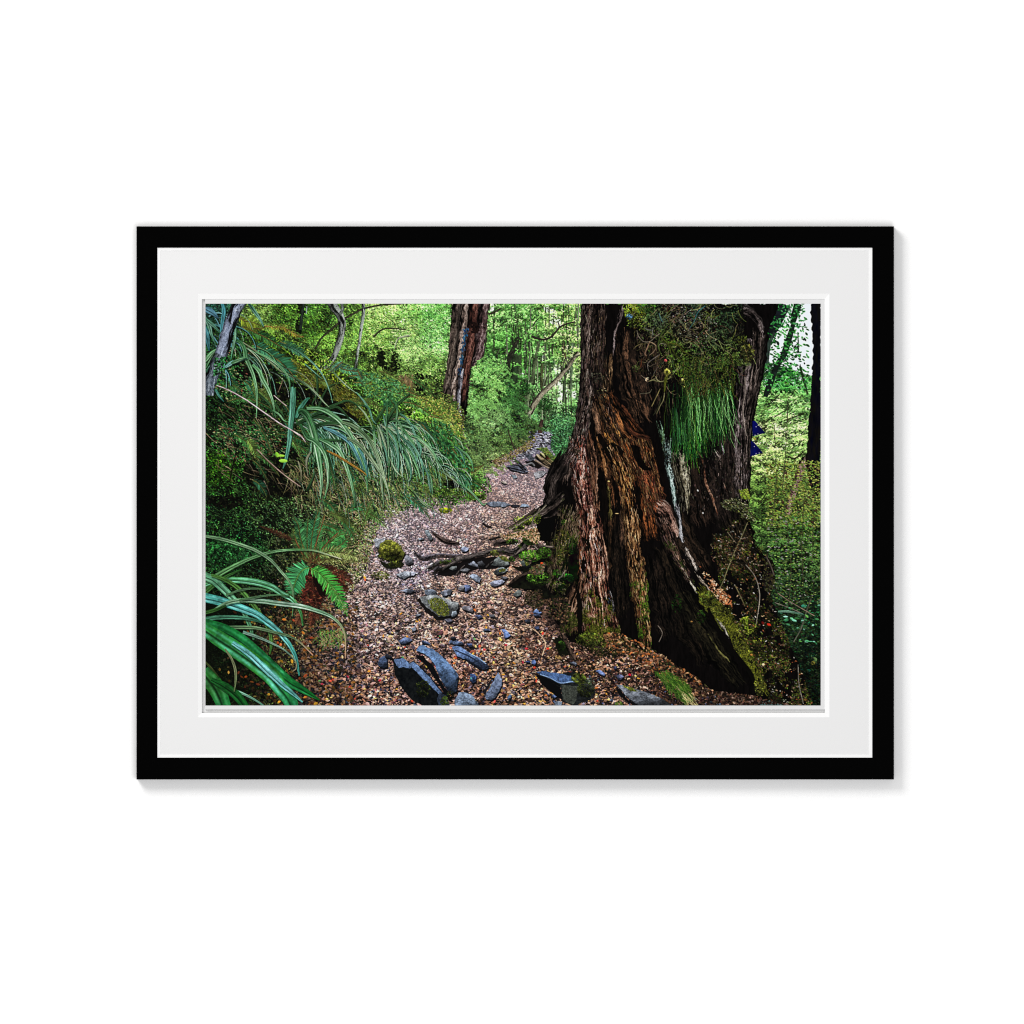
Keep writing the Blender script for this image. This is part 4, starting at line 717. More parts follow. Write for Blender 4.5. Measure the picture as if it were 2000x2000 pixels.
# loose fibres and cracks over the front buttresses
def fibres(P, W, n, cols, k=1.0, Lr=(4, 15)):
    c = spline(P, 400); d = np.gradient(c, axis=0); a = np.arctan2(d[:, 1], d[:, 0]); i = rg.integers(0, 400, n)
    w = np.interp(i / 400, np.linspace(0, 1, len(W)), W) / 2; o = rg.uniform(-1, 1, n) * .92
    x = c[i, 0] - np.sin(a[i]) * o * w; y = c[i, 1] + np.cos(a[i]) * o * w
    strands(x, y, rg.uniform(*Lr, n), a[i] + rg.normal(0, .09, n), rg.normal(0, .15, n), rg.uniform(.8, 1.7, n), jit(pick(cols, n), .2, n) * k * (.45 + .75 * (1 - np.abs(o + .2) * .7))[:, None])
DK = [(10,7,6),(18,12,10)]
fibres([(1126,850),(1134,920),(1146,1000),(1154,1060),(1160,1130),(1168,1220)], [36,40,46,54,54,70], 520, DK + DK + [(176,140,124),(140,100,84),(204,184,172),(120,64,50)])
fibres([(1192,862),(1212,910),(1226,960),(1232,1020),(1240,1090),(1252,1180),(1264,1260)], [30,44,34,34,34,32,18], 420, DK + DK + [(160,124,86),(128,92,58),(190,160,118),(96,58,34)], .9)
fibres([(1148,593),(1148,700),(1146,780),(1130,860),(1112,900)], [30,30,30,34,30], 420, DK + DK + [(110,98,92),(84,70,62),(140,126,120),(60,46,40)], .85)
fibres([(1170,593),(1168,690),(1180,780),(1200,850)], [34,32,36,30], 330, DK + DK + [(84,66,52),(60,46,38),(116,96,78)], .8)
fibres([(1456,660),(1452,760),(1450,860),(1452,980)], [30,30,34,30], 380, DK + DK + [(120,108,104),(84,74,70),(160,150,146)], .8)
fibres([(1322,880),(1330,930),(1338,990)], [30,34,20], 160, DK + [(130,124,104),(90,84,66)], .8)
fibres([(1112,985),(1098,1050),(1090,1120)], [36,50,44], 160, DK + [(120,106,88),(80,74,48)], .8)
fibres([(1285,1000),(1310,1060),(1345,1130)], [24,22,16], 160, DK + DK + [(150,120,106),(100,74,62)], .8)
# leafy, mossy flank on the right
fl = b3(900,300, 1230,100, 1280,420, 1400,500, 1470,700, 1430,840, 1520,1080, 1610,1300, 1720,1560, 1840,1900, 1440,1880, 1380,1650, 1280,1420, 1130,1150, 1000,900, 960,700)
x, y = scatter(fl, 11000); k = nz(x / 16, y / 22) + .6 * nb(x / 6, y / 6) > .06; x, y = x[k], y[k]
leaves(x, y, rg.uniform(2.4, 6, x.size), rg.uniform(1.2, 2.6, x.size), rg.normal(.7, .6, x.size), jit(pick([(58,64,24),(32,38,15),(78,88,34),(52,38,25),(84,62,42),(44,60,22),(18,15,10)], x.size), .25, x.size) * np.clip(.85 + .5 * nz(x / 30, y / 24 + 2), .3, 1.2)[:, None], .3)
x, y = scatter(fl, 330); leaves(x, y, rg.uniform(2.5, 6, x.size), rg.uniform(1.4, 2.6, x.size), rg.normal(.5, .6, x.size), jit(pick([(170,130,95),(200,165,130),(140,80,50),(120,120,110),(196,190,180)], x.size), .15, x.size) * rg.uniform(.4, 1, (x.size, 1)))
x, y = scatter(b3(780,580, 900,700, 1060,880, 1000,960, 860,780), 130); leaves(x, y, rg.uniform(3, 6, x.size), 2.4, rg.normal(.5, .6, x.size), jit(pick([(190,150,115),(150,100,70),(110,70,45),(210,180,150)], x.size), .15, x.size))
x, y = scatter(b3(940,820, 1070,860, 1090,970, 1000,930), 60); leaves(x, y, 4, 2.6, rg.normal(.5, .6, x.size), jit(pick([(190,130,90),(170,100,60),(120,80,50)], x.size), .15, x.size))
x, y = scatter(b3(1240,520, 1350,560, 1330,640, 1240,610), 22); leaves(x, y, 4, 2.2, rg.normal(.3, .5, x.size), jit(pick([(150,136,116),(90,80,60),(60,50,36)], x.size), .2, x.size))
leaves([1502,1490,1468,1351,1472],[1220,1217,1279,1214,1222],[9,8,6,5,5],[5,5,4,3,3],[.4,1,.2,.2,.8],[(200,50,30),(90,20,16),(170,120,60),(150,110,60),(130,90,50)]); leaves([1491],[1298],[6],[5],[.3],[(225,205,160)])
ribbon(b3(1225,190, 1180,300, 1110,450, 1050,600, 1010,710, 970,800), [1.4, 2, 2.2, 2, 1.8, 1.2], twig((98,94,66))); S(b3(1040,280, 1080,330, 1120,380), [1.4, 1], (96,90,72)); S(b3(1160,340, 1240,330), [1.6, 1.2], (120,112,98))
S(b3(1210,580, 1290,680, 1330,800, 1335,920, 1305,1130), [1.2, 1.6, 2, 1.2], (120,112,100)); S(b3(1690,1500, 1700,1680, 1740,1860), [1.2, 1.6, 1.2], (110,105,95)); S(b3(1110,770, 1160,870, 1200,960), [2.5, 2, 1], (96,88,60))
ribbon(b3(1290,370, 1340,430, 1390,500), [8, 12, 8], bark((40,40,14), (110,105,44), (160,150,76), 1, .1), edge=.4, rag=26, seed=83)
x, y = scatter(b3(1390,510, 1410,470, 1450,560, 1475,660, 1470,760, 1420,830, 1360,790, 1370,640), 260); leaves(x, y, 5, 3, rg.normal(1.2, .4, x.size), jit(pick([(12,10,9),(40,34,26),(60,58,34),(24,20,16)], x.size), .2, x.size)); S(b3(1400,510, 1440,590, 1470,680), [2, 2.5], (80,72,64))
# right-hand columns of the trunk
ribbon(d3(180,560, 250,760, 320,980, 370,1250, 390,1500, 410,1800), [22, 34, 32, 24, 16, 6], bark((22,20,14), (100,94,76), (176,170,150), 1.1, .12, contrast=1.3, seed=.4), edge=.25, rag=26, seed=91)
ribbon(d3(580,580, 680,720, 720,900, 740,1100, 780,1260, 860,1420, 920,1600, 985,1820), [8, 8, 5, 6, 7, 6, 6, 3], bark((30,16,9), (92,60,44), (156,124,102), 1.1, .1, contrast=1.3), edge=.5, rag=26, seed=92)
ribbon(d3(900,560, 980,700, 1020,860, 1030,1000), [14, 14, 9, 4], bark((18,13,12), (82,70,64), (160,148,142), 1.2, .12, contrast=1.4), edge=.4, rag=26, seed=93)
ribbon(d3(1040,440, 1080,600, 1090,720), [6, 7, 3], bark((40,34,40), (130,120,128), (190,182,190), 1.2, .1), edge=.4, rag=26, seed=94); ribbon(d3(1060,1150, 1110,1260, 1190,1420), [6, 5, 2], bark((30,18,14), (100,74,62), (160,136,120), 1.2, .1), edge=.4, rag=26, seed=95)
ribbon([(1462,690),(1456,740),(1450,800),(1449,850),(1450,900),(1450,950),(1452,985)], [22, 24, 30, 32, 34, 34, 24], bark((12,9,9), (68,58,56), (150,138,136), 1.2, .14, contrast=1.4, lx=.1, seed=.6), edge=.2, rag=26, seed=96)
ribbon([(1482,640),(1480,700),(1472,760),(1464,820),(1460,880),(1459,930)], [26, 26, 20, 16, 12, 10], bark((9,7,7), (50,42,38), (116,104,98), 1.2, .14, contrast=1.4, lx=.3, seed=.8), edge=.2, rag=26, seed=97)
ribbon([(1440,600),(1466,610),(1484,630),(1492,660)], [26, 22, 16, 10], bark((12,9,9), (64,56,54), (140,130,128), .9, .1, contrast=1.3, lx=.4), edge=.3, rag=26, seed=98)
S(a3(1200,690, 1205,830, 1185,960, 1190,1080, 1215,1230), [1.6, 2, 2, 1.6], (116,106,98))
x, y = scatter(d3(150,560, 1600,560, 1560,1500, 500,1800, 300,1400), 420); leaves(x, y, rg.uniform(2, 7, x.size), 1.3, rg.normal(1.5, .18, x.size), jit(pick([(70,60,52),(96,86,78),(50,38,30),(40,34,30)], x.size), .3, x.size) * rg.uniform(.3, 1, (x.size, 1)))
leaves([1363,1373,1340],[958,1002,950],[5,4,3],[3,3,2],[1,1,1],[(225,225,215),(225,225,220),(190,185,170)])
ribbon(a3(1040,930, 1100,890, 1160,800), [5, 5, 4], bark((24,14,12), (96,70,58), (150,126,112), 1, .1), edge=.4, rag=26)
# navy trail markers nailed to the far edge
for q in (d3(1640,20, 1690,18, 1880,245, 1640,312), d3(1612,392, 1655,410, 1840,620, 1600,690)):
    fill(q, lambda x, y: np.clip(np.stack([6 + 0 * x, 10 + 4 * nz(x * .1, y * .1), 72 + 18 * nz(x * .08, y * .08)], 1), 0, 255))
p = d3(1710,130, 1745,265, 1690,290, 1675,503, 1768,625, 1710,636); leaves(p[:, 0], p[:, 1], 2, 1.8, 0, (205, 205, 215), 0)
leaves([1474,1480],[857,856],[6,5],[4,4],[.8,2],[(150,140,50),(30,28,14)])
n = 70; p = scatter(d3(1740,20, 1932,20, 1932,240, 1870,200, 1760,90), n); leaves(p[0], p[1], rg.uniform(3, 6, n), 2.2, rg.normal(.4, .6, n), pick([(50,60,30),(70,80,46),(200,220,150),(30,36,20)], n))
# leafy sprig in front of the right flank
n = 330; x, y = scatter(d3(1010,1570, 1200,1480, 1380,1480, 1560,1600, 1700,1900, 1480,1880, 1300,1730, 1120,1680), n)
leaves(x, y, rg.uniform(3, 6, n), rg.uniform(1.4, 2.4, n), rg.normal(.5, .35, n), jit(pick([(100,106,58),(124,126,86),(70,78,40),(150,150,120),(44,46,28)], n), .2, n) * rg.uniform(.5, 1, (n, 1)), .3)
n = 130; x, y = scatter(d3(1380,1330, 1540,1300, 1600,1500, 1440,1480), n); leaves(x, y, 5, 2.4, rg.normal(.4, .6, n), jit(pick([(110,130,40),(130,145,60),(80,90,36)], n), .15, n), .3)
x, y = scatter(b3(880,380, 1240,300, 1270,520, 1100,640, 900,560), 260); leaves(x, y, rg.uniform(2.5, 6, x.size), 1.8, rg.normal(.5, .5, x.size), jit(pick([(80,56,38),(120,92,66),(60,64,30),(40,32,20),(150,135,110)], x.size), .2, x.size) * .75)

# ---- epiphytes: moss, twigs and small leaves over the hollow
ep = d1(560,0, 1932,0, 1932,60, 2300,0, 2330,300, 2300,560, 2450,760, 2420,900, 2100,900, 1932,1000, 1600,1080, 1380,1060, 1270,960, 1180,700, 1100,560, 860,370, 640,330, 600,140)
ec = field([(1235,610,96,100,34),(1235,640,84,88,30),(1260,600,60,74,34),(1290,620,56,58,34),(1320,610,74,54,40),(1350,615,50,58,40),(1380,600,60,58,30),(1330,650,66,56,36),(1360,640,70,54,40),(1310,670,62,74,22),(1340,700,60,70,24),(1375,680,56,66,30),(1400,660,50,54,30),(1420,620,40,50,28),(1430,690,70,76,30),(1460,695,70,70,34),(1400,710,44,58,24),(1320,720,64,72,20),(1380,720,34,48,22),(1450,640,26,22,14)])
ec0 = ec; ec = lambda x, y: ec0(x, y) * np.array([.82, .95, 1.08], np.float32)
foliage(ep, 6500, ec, 4.6, (.6, 1.0), .7, 9, .0, hi=.35)
x, y = scatter(ep, 4200); k = nz(x / 12, y / 9) > .02; x, y = x[k], y[k]; leaves(x, y, rg.uniform(3, 6, x.size), 2.6, rg.normal(.8, .8, x.size), pick([(8,8,6),(14,13,9)], x.size), 0)
x, y = scatter(ep, 1300); leaves(x, y, rg.uniform(2, 4.5, x.size), rg.uniform(1.2, 2.2, x.size), rg.normal(.6, 1, x.size), np.clip(ec(x, y) * rg.uniform(1.1, 2.1, (x.size, 1)), 0, 220), .3)
x, y = scatter(d1(1100,0, 1932,60, 1932,620, 1500,650, 1250,250), 190); leaves(x, y, rg.uniform(2, 4.5, x.size), 2, rg.normal(.6, 1, x.size), jit(pick([(120,88,70),(150,124,108),(90,58,42),(160,156,150)], x.size), .2, x.size) * rg.uniform(.4, 1, (x.size, 1)))
n = 150; x, y = scatter(ep, n); strands(x, y, rg.uniform(10, 30, n), rg.uniform(0, 3.1, n), rg.normal(0, 1.4, n), 1.2, jit(pick([(84,92,38),(120,125,80),(70,84,60),(110,100,70)], n), .2, n))
for cx, cy, rx, ry, n, c in [(1240,612,20,22,240,[(130,135,40),(110,118,34),(90,105,36)]),(1262,600,20,10,120,[(50,90,30),(70,110,40)]),(1229,619,6,6,40,[(90,130,170),(60,110,140)]),(1460,690,14,18,240,[(74,76,32),(96,98,50),(52,54,22)]),(1450,665,10,12,80,[(60,66,26)])]:
    moss(cx, cy, rx, ry, n, c, (.6, 1.))
foliage(d1(700,260, 1150,300, 1250,900, 1330,1200, 1180,1180, 1050,900, 900,620, 740,480), 420, lambda x, y: np.broadcast_to(np.array([56, 58, 30.]), (x.size, 3)), 4.2, (.8, 1.), .7, 7, .0, thresh=.0)
n = 90; x, y = scatter(d1(680,300, 1200,350, 1300,1100, 1000,1200, 800,900), n); strands(x, y, rg.uniform(8, 24, n), rg.uniform(.2, 2.6, n), rg.normal(0, 1.6, n), .9, jit(pick([(84,72,54),(60,58,34),(104,92,72),(48,40,28)], n), .2, n), wob=.4)
E = lambda p, w, c: ribbon(d1(*p), [v * .72 for v in w], twig(tuple(v * .7 for v in c)), edge=.5)
E((1560,80, 1420,190, 1380,250), [1.2, 1.6], (130,120,105)); E((1760,30, 1660,120, 1600,260, 1540,360), [2, 2, 1], (70,130,130)); E((1090,140, 1130,240, 1150,270), [2, 1], (90,130,130))
E((1270,280, 1190,330, 1165,400, 1110,470, 1090,560, 1090,640, 1125,740), [1.2, 2, 3, 4, 4, 2], (78,96,42)); E((1160,480, 1200,430, 1300,430), [2.4, 1.6], (110,120,60)); E((1130,500, 1230,600, 1260,720), [4, 4, 3], (84,96,36)); E((1090,620, 1120,580, 1190,590), [1.4, 1.2], (140,138,110))
E((770,390, 800,480, 870,550, 960,550, 1030,490, 1110,430), [1.4, 1.8, 2, 2.2, 2], (140,130,110)); E((870,350, 940,380, 1000,385), [1.2, 1.4], (140,140,130)); E((1020,340, 995,400, 1010,460), [1, 1.2], (150,145,140)); E((950,555, 1010,580, 1050,620, 1020,690, 950,750), [2.4, 2.2, 1.8, 1.4], (165,140,110)); E((950,560, 920,640, 890,720, 910,760), [2.2, 2.4, 3, 2], (165,130,104))
E((850,575, 770,610, 720,660), [1.4, 1.4, 1], (120,110,70)); E((1100,735, 1010,800, 935,860, 930,930, 945,980), [1.2, 1.4, 1.6, 1.2], (140,130,120)); E((1080,910, 1030,990, 1005,1050), [1, 1.2], (100,95,85)); E((840,800, 830,880, 820,930), [3, 4, 2], (90,54,36))
E((830,1040, 890,1085, 920,1090), [1.2, 1.6], (140,125,105)); E((920,1140, 1010,1110, 1070,1130, 1150,1130, 1230,1090, 1270,1060), [2, 2.4, 2.6, 3, 3], (140,138,92)); E((1040,1060, 1070,1110, 1110,1135), [1.6, 2], (170,165,120)); E((1210,980, 1200,1060, 1180,1150, 1170,1280), [6, 6, 5, 4], (104,112,36)); E((1170,1290, 1155,1400, 1100,1500, 1060,1600), [2, 1.8, 1.8, 1.2], (150,145,100))
E((1110,1230, 1060,1340, 1020,1420, 985,1490), [1.2, 1.6, 1.6, 2], (165,150,95)); E((985,1240, 950,1290, 820,1305), [1.2, 1.4, 1.8], (110,104,84)); E((1200,1200, 1250,1280, 1300,1320, 1290,1400, 1300,1490), [2, 2, 1.6, 1.4], (140,120,90)); E((1300,1330, 1370,1310, 1410,1390), [1.2, 1.2], (120,105,80)); E((1130,1340, 1080,1500, 1010,1620), [1, 1], (70,76,46)); E((1280,1280, 1330,1260), [1.6, 1], (120,125,60))
E((1430,880, 1460,1010, 1560,1040, 1640,1000), [3, 3, 2], (92,100,34)); E((1380,1150, 1460,1220, 1480,1320), [3, 3.4, 2], (120,128,50)); E((1250,600, 1330,740, 1420,820, 1560,830, 1720,800, 1830,830), [3, 3.4, 3, 2.4, 2], (70,80,28)); E((1400,680, 1500,720, 1570,760, 1640,800), [2, 2.4, 2], (90,96,40)); E((1260,580, 1360,600, 1450,680), [3, 3, 2], (90,92,32))
moss(1303, 728, 6, 8, 60, [(190,180,90),(150,150,60)]); moss(1332, 745, 5, 6, 40, [(190,185,110),(150,150,70)]); moss(1340, 760, 7, 8, 50, [(140,150,60)]); moss(1243, 720, 8, 8, 36, [(70,80,40)]); moss(1264, 742, 3, 5, 18, [(180,150,120)])
moss(1170, 738, 12, 12, 40, [(66,66,50),(80,76,62)]); moss(1176, 770, 10, 14, 30, [(100,96,70),(80,72,50)])
leaves([1300],[704],[6.5],[5.5],[.6],[(176,74,72)], .5, .6)

# hanging green fronds
n = 560; x = np.clip(rg.normal(1378, 26, n), 1312, 1432); x = x[nz(x * .16, 0 * x + 3) > -.55]; n = x.size
top = 742 + .3 * np.abs(x - 1385) + rg.uniform(-22, 60, n)
bot = np.interp(x, [1312, 1335, 1350, 1365, 1375, 1390, 1410, 1425, 1432], [850, 885, 902, 882, 868, 856, 860, 850, 836]) + 10 * nz(x * .3, 0 * x) + rg.normal(0, 13, n) - 34 * (rg.random(n) < .35)
L = np.maximum(bot - top, 16); g = pick([(18,54,22),(32,84,34),(56,112,42),(96,148,72),(24,68,20),(78,112,38),(8,26,12),(90,92,50)], n, (5, 5, 3.2, 1.6, 5, 2, 9, .8)) * np.clip(.85 + .5 * nz(x * .11 + 5, top * .02), .35, 1.3)[:, None]
strands(x - 9, top, L, 1.5 - .0008 * (x - 1378) + rg.normal(0, .07, n), rg.normal(0, .1, n), rg.uniform(.7, 1.5, n), jit(g, .25, n) * .55, jit(g, .25, n) * 1.08, n=360, wob=.12)
n = 46; x = rg.uniform(1342, 1428, n); strands(x, rg.uniform(740, 800, n), rg.uniform(40, 96, n), rg.normal(1.46, .09, n), rg.normal(0, .2, n), .9, jit((112,164,96), .2, n), n=300, wob=.16)
n = 34; x = rg.uniform(1310, 1346, n); strands(x, rg.uniform(790, 850, n), rg.uniform(24, 60, n), rg.normal(1.5, .06, n), 0, 1.1, jit((50,96,50), .25, n), n=160, wob=.1)
n = 170; strands(rg.uniform(1335, 1435, n), rg.uniform(690, 760, n), rg.uniform(14, 44, n), rg.normal(1.5, .4, n), rg.normal(0, .8, n), 1.3, jit(pick([(64,74,26),(44,66,24),(88,92,44),(30,40,16),(60,44,30)], n), .2, n), wob=.3)
foliage([(1325,690),(1440,690),(1436,745),(1400,770),(1345,765)], 330, lambda x, y: np.broadcast_to(np.array([58, 70, 28.]), (x.size, 3)), 4.4, (.8, .9), .6, 8, .1)

# ---- roots across the path
def shadow(P, w, dy=4, k=.72):
    P = np.array(P) + (1, dy); ribbon(P, w, lambda t, s, w_, x, y: np.full((t.size, 3), (14, 11, 10), np.float32), al=k)
RB = lambda c, s=0., m=None: bark(tuple(v * .3 for v in c), c, tuple(min(250, v * 1.7) for v in c), .8, .1, m, (80, 100, 36), contrast=1.0, lx=-.4, seed=s)
def root(P, w, c, s=0., m=None, dy=5):
    shadow(P, w, dy); ribbon(P, w, RB(c, s, m), edge=.3, seed=s * 9)
fill(rough(b2(280,660, 400,600, 560,540, 700,520, 820,520, 960,560, 940,620, 760,640, 640,640, 480,680, 360,700, 250,690), 2, 4), (20, 17, 18))
fill(rough(b2(960,610, 1060,600, 1290,560, 1310,700, 1280,800, 1350,870, 1480,900, 1500,980, 1250,950, 1180,830, 1000,820, 930,800, 1100,690), 2, 4), lambda x, y: np.clip(np.stack([14 + 10 * nz(x * .15, y * .15), 15 + 12 * nz(x * .15, y * .15), 10 + 6 * nz(x * .15, y * .15)], 1), 0, 255))
root(b2(40,460, 90,510, 140,525, 220,505, 300,495, 400,500, 500,500), [2, 4, 4, 5, 4, 4, 3], (92,86,92), .2)
root(b2(170,630, 220,600, 290,565, 380,555, 440,535), [4, 5, 6, 6, 4], (78,74,76), .3, MM((870,1098,.3),(850,1102,-.5)))
root(b2(240,640, 330,625, 400,580, 470,535, 560,520, 680,490, 780,460, 880,455, 970,470, 1050,430, 1100,370, 1130,330), [7, 9, 10, 9, 8, 8, 8, 9, 9, 11, 12, 8], (74,68,66), .4, MM((960,1080,-.7),(1000,1075,-.3),(1020,1068,.6),(1030,1055,.8)))
root(b2(230,660, 240,700, 255,725), [5, 3, 2], (84,80,84), .5, dy=2); root(b2(225,650, 260,620, 300,625), [4, 5, 4], (84,80,84), .5)
root(b2(440,690, 480,640, 520,600), [3, 3, 2], (84,76,74), .6, dy=2); root(b2(720,620, 760,580, 790,560), [3, 2], (70,66,64), .6, dy=2)
root(b2(945,525, 1010,490, 1060,450, 1100,420), [4, 5, 6, 5], (92,84,78), .7)
root(b2(215,285, 260,320, 320,360, 380,380, 470,390), [3, 5, 7, 7, 2], (84,70,66), .8, dy=3)
root(b2(790,395, 850,375, 920,370, 1000,360), [5, 9, 8, 3], (92,78,74), .9, dy=4)
root(b2(750,355, 800,340, 860,325), [2, 3, 2], (60,50,46), .1, dy=2)
root(b2(690,200, 730,225, 770,240), [3, 4, 2], (56,48,48), .1, dy=2)
root(b2(1130,400, 1210,405, 1290,425, 1360,430), [4, 4, 3], (100,90,82), .2); S(b2(1170,410, 1220,460, 1260,470), [2.4, 2], (110,104,96)); S(b2(980,280, 1040,270, 1080,330), [3, 4], (84,84,50))
root(b2(930,790, 1000,730, 1080,690, 1180,650, 1290,590), [3, 6, 7, 7, 5], (56,46,40), .3, dy=6)
moss(1035, 1052, 14, 13, 260, G1); moss(1036, 1086, 22, 12, 340, G1 + [(54,90,26)]); moss(1062, 1080, 15, 11, 260, [(70,112,34),(54,90,26),(96,134,50)]); moss(1052, 1130, 24, 14, 220, G1, (.2, .5)); moss(1000, 1092, 6, 5, 40, G1)
moss(966, 1080, 9, 6, 70, [(84,90,40),(100,104,50)]); moss(1000, 1058, 12, 5, 80, [(60,80,30)]); moss(870, 1098, 12, 4, 50, [(60,72,30)])
n = 500; x, y = scatter(b2(850,320, 1060,280, 1200,240, 1230,330, 1200,400, 1040,330, 900,360), n)
leaves(x, y, rg.uniform(2.5, 5, n), rg.uniform(1.6, 2.8, n), rg.normal(.3, .7, n), jit(pick([(190,150,115),(150,110,80),(80,64,40),(60,76,36),(200,170,140)], n), .15, n), .3)
n = 260; x, y = scatter(b2(1120,620, 1280,570, 1260,680, 1150,690), n); leaves(x, y, rg.uniform(2.5, 5, n), rg.uniform(1.6, 2.8, n), rg.normal(.1, .7, n), jit(pick([(150,115,85),(90,68,48),(70,90,44),(120,110,90)], n), .2, n) * .8, .3)
leaves([1058],[1100],[5],[4.5],[0],[(215,80,40)], .3, .5)

# bright single leaves
n = 110; x, y = scatter([(600,1330),(760,1200),(960,1150),(1080,1230),(1300,1350),(1250,1378),(600,1378)], n)
leaves(x, y, rg.uniform(4, 7, n), rg.uniform(2.4, 4.2, n), rg.normal(.3, .8, n), jit(pick([(228,190,110),(226,150,60),(204,76,58),(235,205,150),(170,50,70),(220,120,60),(96,150,90)], n, (5, 4, 2.4, 5, 1.2, 2, .8)), .08, n), .3, .45)
for lx, ly, c in [(937,1262,(226,100,80)),(946,1269,(200,60,70)),(1028,1267,(190,50,60)),(1070,1267,(235,70,50)),(822,1290,(226,80,70)),(833,1301,(240,200,90)),(978,1250,(240,196,90)),(964,1294,(244,206,110)),(966,1370,(236,100,90)),(1044,1304,(200,70,50)),(713,1132,(230,110,80)),(712,1128,(235,170,60)),(645,1330,(232,90,70)),(742,1329,(180,50,70)),(1060,1237,(230,80,60)),(988,1260,(180,50,66)),(1230,1318,(190,40,60)),(1291,1297,(210,100,50)),(545,1371,(236,160,50)),(480,1322,(220,100,40))]:
    leaves([lx],[ly],[6],[4.4],[rg.normal(0, .8)],[c], .25, .45)

# ---- stones
def rock(p, c, sd=.45, am=1.2, seed=0., mossy=None, face=None, dark=(12, 12, 14)):
    """a stone: shadow beneath, lit body, optional darker front face and moss"""
    q = rough(p, am, 3, seed); fill(q + (1.5, 3.0), dark)
    g = q.mean(0); h = np.ptp(q[:, 1])
    a = np.asarray(c, np.float32); a = (a * .80 + a.mean() * .20) * .86; fa = rg.uniform(-.8, .8)
    def f(x, y):
        e = (y - g[1]) / h
        fc = np.clip(((x - g[0]) * np.sin(fa) + (y - g[1]) * np.cos(fa) + 2.5 * nz(x * .08 + seed, y * .08)) / h * 5 - .35, 0, 1)   # a break between two facets
        gr = nz(x * .10 + y * .06 + seed, y * .10 - x * .06) * .30 + nb(x * .35 + y * .2, y * .5 + seed) * .24 + nz(x * .9, y * .9) * .18
        return np.clip(a * ((1.1 - sd * e + gr * 1.25) * (1 - .42 * fc))[:, None] + 6 * rg.standard_normal((x.size, 1)), 0, 255)
    fill(q, f)
    if face is not None: fill(rough(face[0], am, 3, seed + 3), stone(face[1]))
    if mossy is not None:
        n = int(np.ptp(mossy[:, 0]) * np.ptp(mossy[:, 1]) * .30) + 20
        x, y = scatter(mossy, n); leaves(x, y, rg.uniform(2, 4.4, n), 1.7, rg.normal(.6, .8, n), jit(pick([(96,102,40),(76,84,32),(120,122,58),(60,66,28)], n), .2, n), .3)
B_ = lambda *p: b2(*p)
rock(b1(1590,360, 1640,345, 1700,350, 1690,410, 1650,450, 1610,420), (150,155,165), .3)
rock(b1(1630,470, 1650,400, 1700,360, 1760,355, 1830,400, 1885,480, 1860,545, 1800,560, 1720,550, 1660,520), (96,100,34), .9, 1.5, 2)
moss(763, 1072, 22, 15, 760, [(116,118,46),(96,100,36),(78,84,28),(138,138,66)], size=2.8); moss(760, 1088, 24, 8, 200, [(54,60,20),(40,44,16),(70,74,26)])
fill(rough(b1(1640,560, 1740,580, 1860,560, 1880,600, 1840,620, 1760,640, 1680,610), 2, 3), (26, 28, 18)); moss(772, 1102, 14, 6, 80, [(96,104,40),(70,78,30)])
rock(b1(1880,520, 1905,500, 1960,530, 1970,580, 1920,600, 1885,580), (120,122,134), .4)
moss(742, 1124, 18, 9, 140, [(74,84,40),(100,110,50),(140,130,100)])
rock(B_(770,600, 800,550, 835,510, 890,510, 930,550, 942,590, 900,608, 840,605), (112,120,118), .7, 1, 1, B_(840,510, 900,510, 940,560, 900,560, 860,540))
rock(B_(790,660, 830,625, 880,615, 920,640, 900,670, 840,690, 800,685), (128,140,142), .5, 1.2, 2, B_(840,640, 900,630, 900,650, 850,665))
rock(B_(755,775, 800,745, 850,735, 905,740, 880,775, 820,800, 775,795), (148,154,180), .4, 1, 3); rock(B_(850,715, 900,705, 930,715, 900,735), (150,150,162), .3)
rock(B_(560,700, 600,680, 640,690, 672,720, 660,765, 620,755, 590,725), (142,156,180), .5, 1, 4); rock(B_(490,800, 530,780, 575,790, 575,825, 530,855, 500,830), (104,120,168), .5, 1, 5); rock(B_(455,815, 500,785, 520,800, 510,845, 470,835), (110,110,118), .5, 1, 5)
rock(B_(550,585, 600,560, 640,585, 660,620, 610,615, 570,600), (134,142,160), .6, 1, 6); rock(B_(365,635, 400,605, 440,610, 440,640, 400,650), (110,116,116), .6, 1, 7); rock(B_(640,570, 680,555, 710,590, 690,610, 650,600), (70,72,78), .5, 1, 8); rock(B_(470,650, 530,620, 570,640, 540,665), (96,98,104), .5, 1, 9)
rock(B_(980,870, 1020,830, 1055,845, 1050,880, 1010,900), (104,112,110), .6, 1, 10); rock(B_(1160,1050, 1200,1005, 1250,1050, 1210,1060), (104,134,196), .5, .8, 11); rock(B_(1165,1062, 1230,1060, 1240,1085, 1190,1085), (60,70,100), .5, .8, 11)
rock(B_(1045,560, 1080,555, 1130,580, 1140,605, 1090,625, 1060,600), (70,78,72), .7, 1, 12, B_(1080,560, 1130,585, 1100,600))
rock(b2(140,270, 175,265, 205,310, 220,350, 190,365, 155,310), (146,160,170), .3, .8, 13); rock(b2(80,345, 120,338, 135,355, 95,362), (130,142,156), .3, .8, 14); rock(B_(480,440, 520,420, 560,435, 540,465, 495,475), (132,142,172), .4, 1, 15)
rock(B_(-10,680, 20,655, 60,670, 40,695, 0,705), (160,165,185), .3, 1, 16); rock(b1(1800,690, 1870,655, 1932,665, 1932,700, 1880,725), (160,168,182), .3, 1.2, 17); rock(b1(1840,835, 1900,820, 1990,840, 1932,870), (128,138,160), .3, 1.2, 18)
rock(B_(140,835, 200,820, 250,840, 240,890, 180,900, 140,870), (110,122,140), .4, 1.5, 19); rock(B_(290,860, 340,830, 400,830, 380,880, 310,890), (138,145,165), .3, 1.5, 20)
